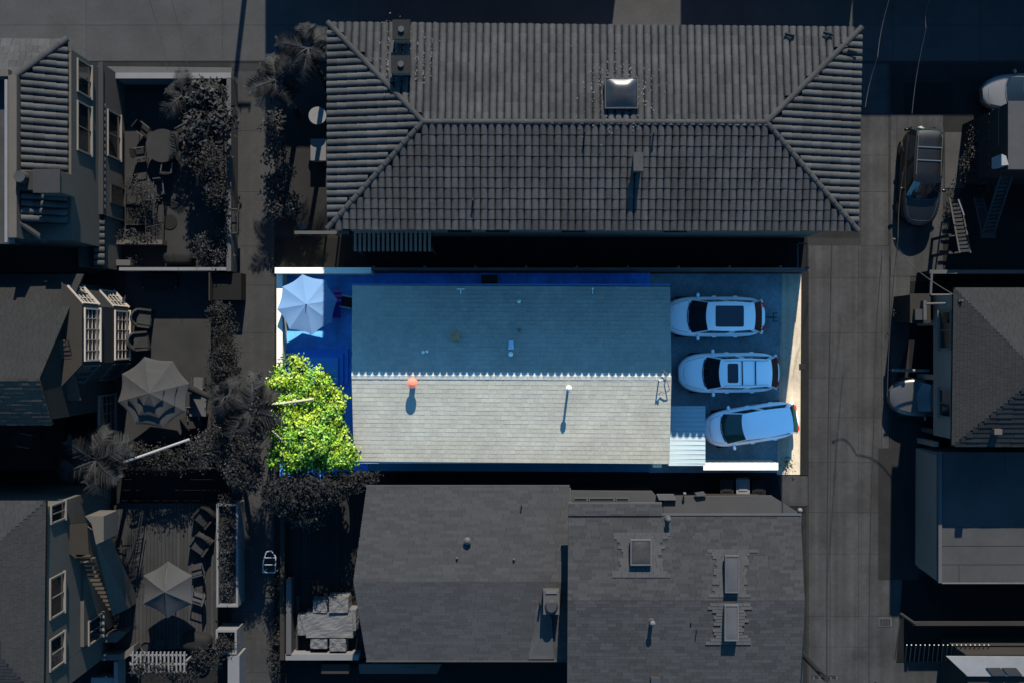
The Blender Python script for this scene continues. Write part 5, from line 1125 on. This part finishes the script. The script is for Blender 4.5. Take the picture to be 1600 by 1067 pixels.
q = G(1560,675,6.3); single('roof_vent', MB().box(q.x-.17,q.y-.1,5.9,q.x+.17,q.y+.14,6.3), M_wallg, 'box vent on the lower slope of the hipped house', 'vent')
ln = thing('porch_frame', 'white bracketed frame at the upper left corner of the hipped house', 'frame', G(1460,470))
part('beam', MB().box(*G(1449,465,4)[:2],3.9,*G(1494,473,4)[:2],4.0), M_trim, ln) if False else part('beam', MB().tube(G(1447,475,4),G(1493,474,4), .05), M_trim, ln)
part('beam', MB().tube(G(1456,425,2.6),G(1454,461,2.6), .06), M_trim, ln); part('beam', MB().tube(G(1454,461,2.6),G(1488,461,2.6), .05), M_trim, ln); part('post', MB().box(*G(1443,500,3)[:2],0,*G(1448,470,3)[:2],3), M_trim, ln)
cr = thing('lower_roof', 'small dark flat roof with boxes beside the hipped house', 'building', G(1440,480)); a, b = G(1422,505,2.6), G(1454,459,2.6)
part('wall', MB().box(a.x+.05,a.y+.05,0,b.x-.05,b.y-.05,2.5), M_walld, cr); part('roof', MB().box(a.x,a.y,2.5,b.x,b.y,2.6), M_walld, cr); q = G(1437,490,2.9); part('vent_box', MB().box(q.x-.2,q.y-.3,2.6,q.x+.2,q.y+.2,2.9), M_metal, cr)
a, b = G(1393,580,1.8), G(1453,575,1.8); gb_ = thing('barrier', 'white horizontal bar on two short posts beside the carport opening', 'barrier', G(1423,578)); part('bar', MB().tube(G(1394,578,.9), G(1452,579,.9), .07), M_white, gb_)
for x in (1397, 1448): q = G(x,578,.9); part('post', MB().tube((q.x,q.y,0),(q.x,q.y,.84), .04), M_trim, gb_)
wl_ = thing('dark_wall', 'low capped wall between driveway and hipped house', 'wall', G(1500,425)); a, b = G(1454,427,2.0), G(1700,423,2.0)
part('wall', MB().box(a.x,a.y,0,b.x,b.y,1.92), M_walld, wl_); part('coping', MB().box(a.x-.04,a.y-.03,1.92,b.x,b.y+.03,2.0), M_trim, wl_)
# garage
h = thing('flat_roofed_garage', 'flat-roofed garage block with parapet at the lower right', 'garage', G(1530,805)); z = 3.1
a, b = G(1468,909,z), G(1800,706,z)
part('wall', MB().box(a.x,a.y+.1,0,b.x,b.y-.05,z-.15), gm('garage_wall', 150, var=.1), h); part('roof', MB().box(a.x+.1,a.y,z-.15,b.x,b.y,z), gm('garage_roof', 82, stain=.2, var=.08), h)
part('parapet', MB().box(a.x-.08,a.y-.02,z-.16,a.x+.08,b.y+.02,z+.1), M_trim, h); part('edge_flashing', MB().box(a.x+.1,a.y-.07,z-.1,b.x,a.y-.01,z+.04), gm('flash', 118), h)
a, b = G(1436,882,2.4), G(1466,704,2.4); part('side_lean_to', MB().prism([G(1432,700,.2),G(1465,712,3.0),G(1465,908,3.0),G(1431,882,.2)], .1), M_wallr, h)
for x, y0, y1 in ((1498,883,910),(1570,705,735)): part('seam', MB().box(G(x,0,z).x, G(0,y1,z).y, z, G(x,0,z).x+.025, G(0,y0,z).y, z+.012), M_black, h)
for y in (824, 853, 882): p0_, p1_ = G(1470,y,z), G(1790,y,z); part('seam', MB().box(p0_.x,p0_.y,z,p1_.x,p0_.y+.02,z+.01), gm('roof_seam', 52), h)
# dark yard, beam, fence
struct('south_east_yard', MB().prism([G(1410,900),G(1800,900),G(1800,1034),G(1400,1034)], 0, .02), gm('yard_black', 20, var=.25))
struct('side_passage', MB().prism([G(1372,700),G(1436,700),G(1436,905),G(1372,905)], 0, .036), gm('passage', 46, var=.2))
fc = thing('picket_fence', 'dark slatted fence with pale beam in the lower right yard', 'fence', G(1500,990))
part('beam', MB().box(*G(1426,977,2.6)[:2],2.45,*G(1800,971,2.6)[:2],2.6), M_walld, fc); part('beam', MB().tube(G(1407,958,2.6),G(1430,974,2.6), .07), M_walld, fc)
for i in range(19):
    a = G(1417+i*7.1, 1007, 2.4); b = G(1414+i*7.1, 1033, 1.0); part('picket', MB().tube(a, b, .028), M_metal, fc)
part('rail', MB().tube(G(1408,960,2.5), G(1398,1030,2.4), .03), M_black, fc); part('bottom_rail', MB().tube(G(1400,1034,1.0), G(1555,1034,1.0), .03), M_walld, fc)
h = thing('white_roofed_shed', 'bright white flat-roofed shed with two grey panels at the lower right corner', 'shed', G(1560,1060)); z = 4.0
rp = [G(1479,1025,z),G(1800,1027,z),G(1800,1056,z),G(1512,1056,z)]
part('wall', MB().prism([(G(1482,0,1).x,G(0,1029,z).y),(30,G(0,1029,z).y),(30,G(0,1140,z).y),(G(1482,0,1).x,G(0,1140,z).y)], 0, z-.8), M_walld, h)
part('roof', MB().prism(rp, .1), gm('roof_white', 158), h); part('lower_roof', MB().prism([G(1512,1057,z-.2),G(1800,1057,z-.2),G(1800,1150,z-.2),G(1512,1150,z-.2)], .1), M_walld, h)
for x in (1541, 1566): part('panel', MB().prism([G(x,1043,z+.06),G(x+22,1043,z+.06),G(x+32,1055,z+.06),G(x+10,1055,z+.06)], .05), gm('panel_grey', 72, rough=.3), h)
dg = thing('drain_grate', 'rectangular drain grate beside the alley', 'drain', G(1382,970)); a, b = G(1372,978), G(1393,964); part('frame', MB().box(a.x,a.y,.02,b.x,b.y,.05), M_trim, dg)
for i in range(7): x = a.x+.06+i*(b.x-a.x-.12)/7; part('bar', MB().box(x,a.y+.05,.05,x+.05,b.y-.05,.062), M_black, dg)
# wooden stairs and balcony upper right
st = thing('timber_stairs', 'grey timber stair flights zigzagging beside the upper right balcony', 'stairs', G(1530,340))
def flight(x0, y0, z0, x1, y1, z1, n, wpx):
    for i in range(n):
        f = i/(n-1); z = z0+(z1-z0)*f; c = G(x0+(x1-x0)*f, y0+(y1-y0)*f, z); part('tread', MB().obox((c.x,c.y,z),(wpx*.029,.12,.05), .08), M_wood, st)
    for s in (-1,1):
        p, q = G(x0+s*wpx/2, y0-4, z0+.12), G(x1+s*wpx/2, y1+4, z1+.12); part('stringer', MB().tube(p, q, .05, n=4), M_wood, st)
flight(1492,314,.6,1508,392,3.2,14,17); flight(1529,313,1.6,1541,360,2.9,10,14); flight(1573,278,4.6,1545,358,3.0,14,18)
part('handrail', MB().tube(G(1497,312,2.6),G(1506,337,2.6), .04), gm('rail_pale', 140), st)
for x, y in ((1482,370),(1482,397)): part('bracket', MB().tube(G(x,y,2.4), G(x+16,y-2,2.4), .04), M_wood, st); part('newel', MB().box(*(G(x,y,2.4)[:2]),0,G(x,y,2.4).x+.12,G(x,y,2.4).y+.12,2.45), M_wood, st)
part('landing', MB().prism([G(1533,362,2.9),G(1556,362,2.9),G(1556,372,2.9),G(1533,372,2.9)], .1), M_wood, st)
bl = thing('balcony', 'pale topped balcony with slatted rail at the upper right edge', 'balcony', G(1575,210)); a, b = G(1577,263,5.6), G(1800,160,5.6)
part('wall', MB().box(a.x,a.y,0,b.x,b.y,5.5), M_walld, bl); part('top', MB().box(a.x-.05,a.y-.05,5.5,b.x,b.y+.05,5.6), gm('balcony_top', 84), bl)
a, b = G(1561,228,4.5), G(1567,168,4.5); part('rail', MB().box(a.x,a.y,4.4,b.x,b.y,4.5), M_trim, bl); part('floor', MB().box(a.x,a.y,3.3,G(1577,0,5.6).x-.01,b.y,3.4), M_black, bl)
for i in range(7):
    q = G(1545, 180+i*13, 3.4); part('slat', MB().box(q.x,q.y,3.35,q.x+.45,q.y+.08,3.45), M_trim, bl)
part('rail_post', MB().box(*G(1544,265,3)[:2],3.3,*G(1549,175,3)[:2],3.5), M_trim, bl)
q = G(1571,250,5.7); single('lamp_box', MB().prism([G(1565,241,5.7),G(1572,244,5.7),G(1576,258,5.7),G(1565,259,5.7)], 4.6, 5.7), gm('lamp_white', 170), 'small white box at the corner of the balcony', 'box')
bush('shrub', 'dark shrub between the stairs and the driveway', 'shrub', [(1520,240,1.5,.45,.6,.5),(1530,215,1.6,.4,.5,.5),(1512,265,1.3,.35,.5,.5)], 110, 12, .06, M_leafp, seed=91)
bush('shrub', 'pale flecked shrub at the foot of the balcony', 'shrub', [(1537,270,1.8,.5,.5,.5),(1552,285,1.6,.5,.4,.5)], 80, 12, .055, M_leafl, seed=92)
bush('weeds', 'small plant with yellow-grey leaves by the right house corner', 'plant', [(1408,492,.5,.22,.25,.25)], 22, 8, .06, M_leafl, seed=93, stems=False)
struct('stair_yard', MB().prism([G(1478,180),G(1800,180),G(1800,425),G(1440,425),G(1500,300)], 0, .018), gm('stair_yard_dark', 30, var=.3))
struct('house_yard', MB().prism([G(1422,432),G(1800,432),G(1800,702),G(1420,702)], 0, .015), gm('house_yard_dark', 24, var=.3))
# utility poles and cables
def pole(lab, px, py, zt, hh):
    q = G(px, py, zt); t = thing('utility_pole', lab, 'utility pole', (q.x,q.y,0)); part('pole', MB().tube((q.x,q.y,0),(q.x,q.y,zt), .15, .11, 12), M_black, t)
    part('crossarm', MB().box(q.x-hh,q.y-.06,zt-.5,q.x+hh,q.y+.06,zt-.38), M_black, t)
    for s in (-1,-.5,.5,1): part('insulator', MB().tube((q.x+s*hh*.95,q.y,zt-.38),(q.x+s*hh*.95,q.y,zt-.22), .04), M_trim, t)
    return t
pole('dark utility pole beside the alley at the bottom frame edge', 1292, 1062, 9, .5)
pole('dark utility pole across the street, above the top frame edge', 345, -330, 8, .9)
def cable(lab, pts, m=M_wire, r=.014):
    mb = MB(); q = [G(*p) for p in pts]
    for a, b in zip(q, q[1:]):
        n = 6; prev = a
        for i in range(1, n+1):
            f = i/n; c = a.lerp(b, f)-Vector((0,0,.25*math.sin(math.pi*f))); mb.tube(prev, c, r, r, 4, cap=False); prev = c
    single('overhead_cable', mb, m, lab, 'cable')
cable('black overhead cable running the length of the alley, leftmost', [(1292,1062,8.9),(1300,380,8.5)], r=.03)
cable('thin black overhead cable near the right side of the alley', [(1358,1100,8.4),(1366,640,8.2),(1378,400,8.0)], r=.022)
cable('pale cable crossing the dark street right of the tiled house', [(1389,0,8),(1371,90,7.9),(1352,168,7.6)], M_wirel, .016)
cable('pale cable crossing the dark street above the driveway', [(1452,0,8.5),(1447,45,8),(1425,178,7.5)], M_wirel, .014)
cable('pale service cable sagging from the alley edge to the hipped house', [(1396,374,6),(1430,420,5.6),(1500,466,5.7)], M_wirel, .022)
cable('black cable on the left side of the black SUV', [(1413,260,6),(1403,372,6),(1386,620,6)], M_wire, .02)
cable('thin black cable over the upper left street', [(232,-5,7),(262,110,7)], M_wire, .01)
cable('second thin black cable over the upper left street', [(266,-5,7),(292,100,7)], M_wire, .01)
q = G(1397, 374, 6); single('cable_splice', MB().ball(q, .07, .05, .05), M_trim, 'small pale splice at the left end of the sagging service cable', 'cable splice')
for px, py, lab in ((1502,470,'pale cable bracket on the corner of the hipped house'),):
    q = G(px, py, 5.8); single('cable_bracket', MB().box(q.x-.1,q.y-.04,5.7,q.x+.1,q.y+.04,5.8).tube((q.x,q.y,5.4),(q.x,q.y,5.9), .04), M_trim, lab, 'bracket')
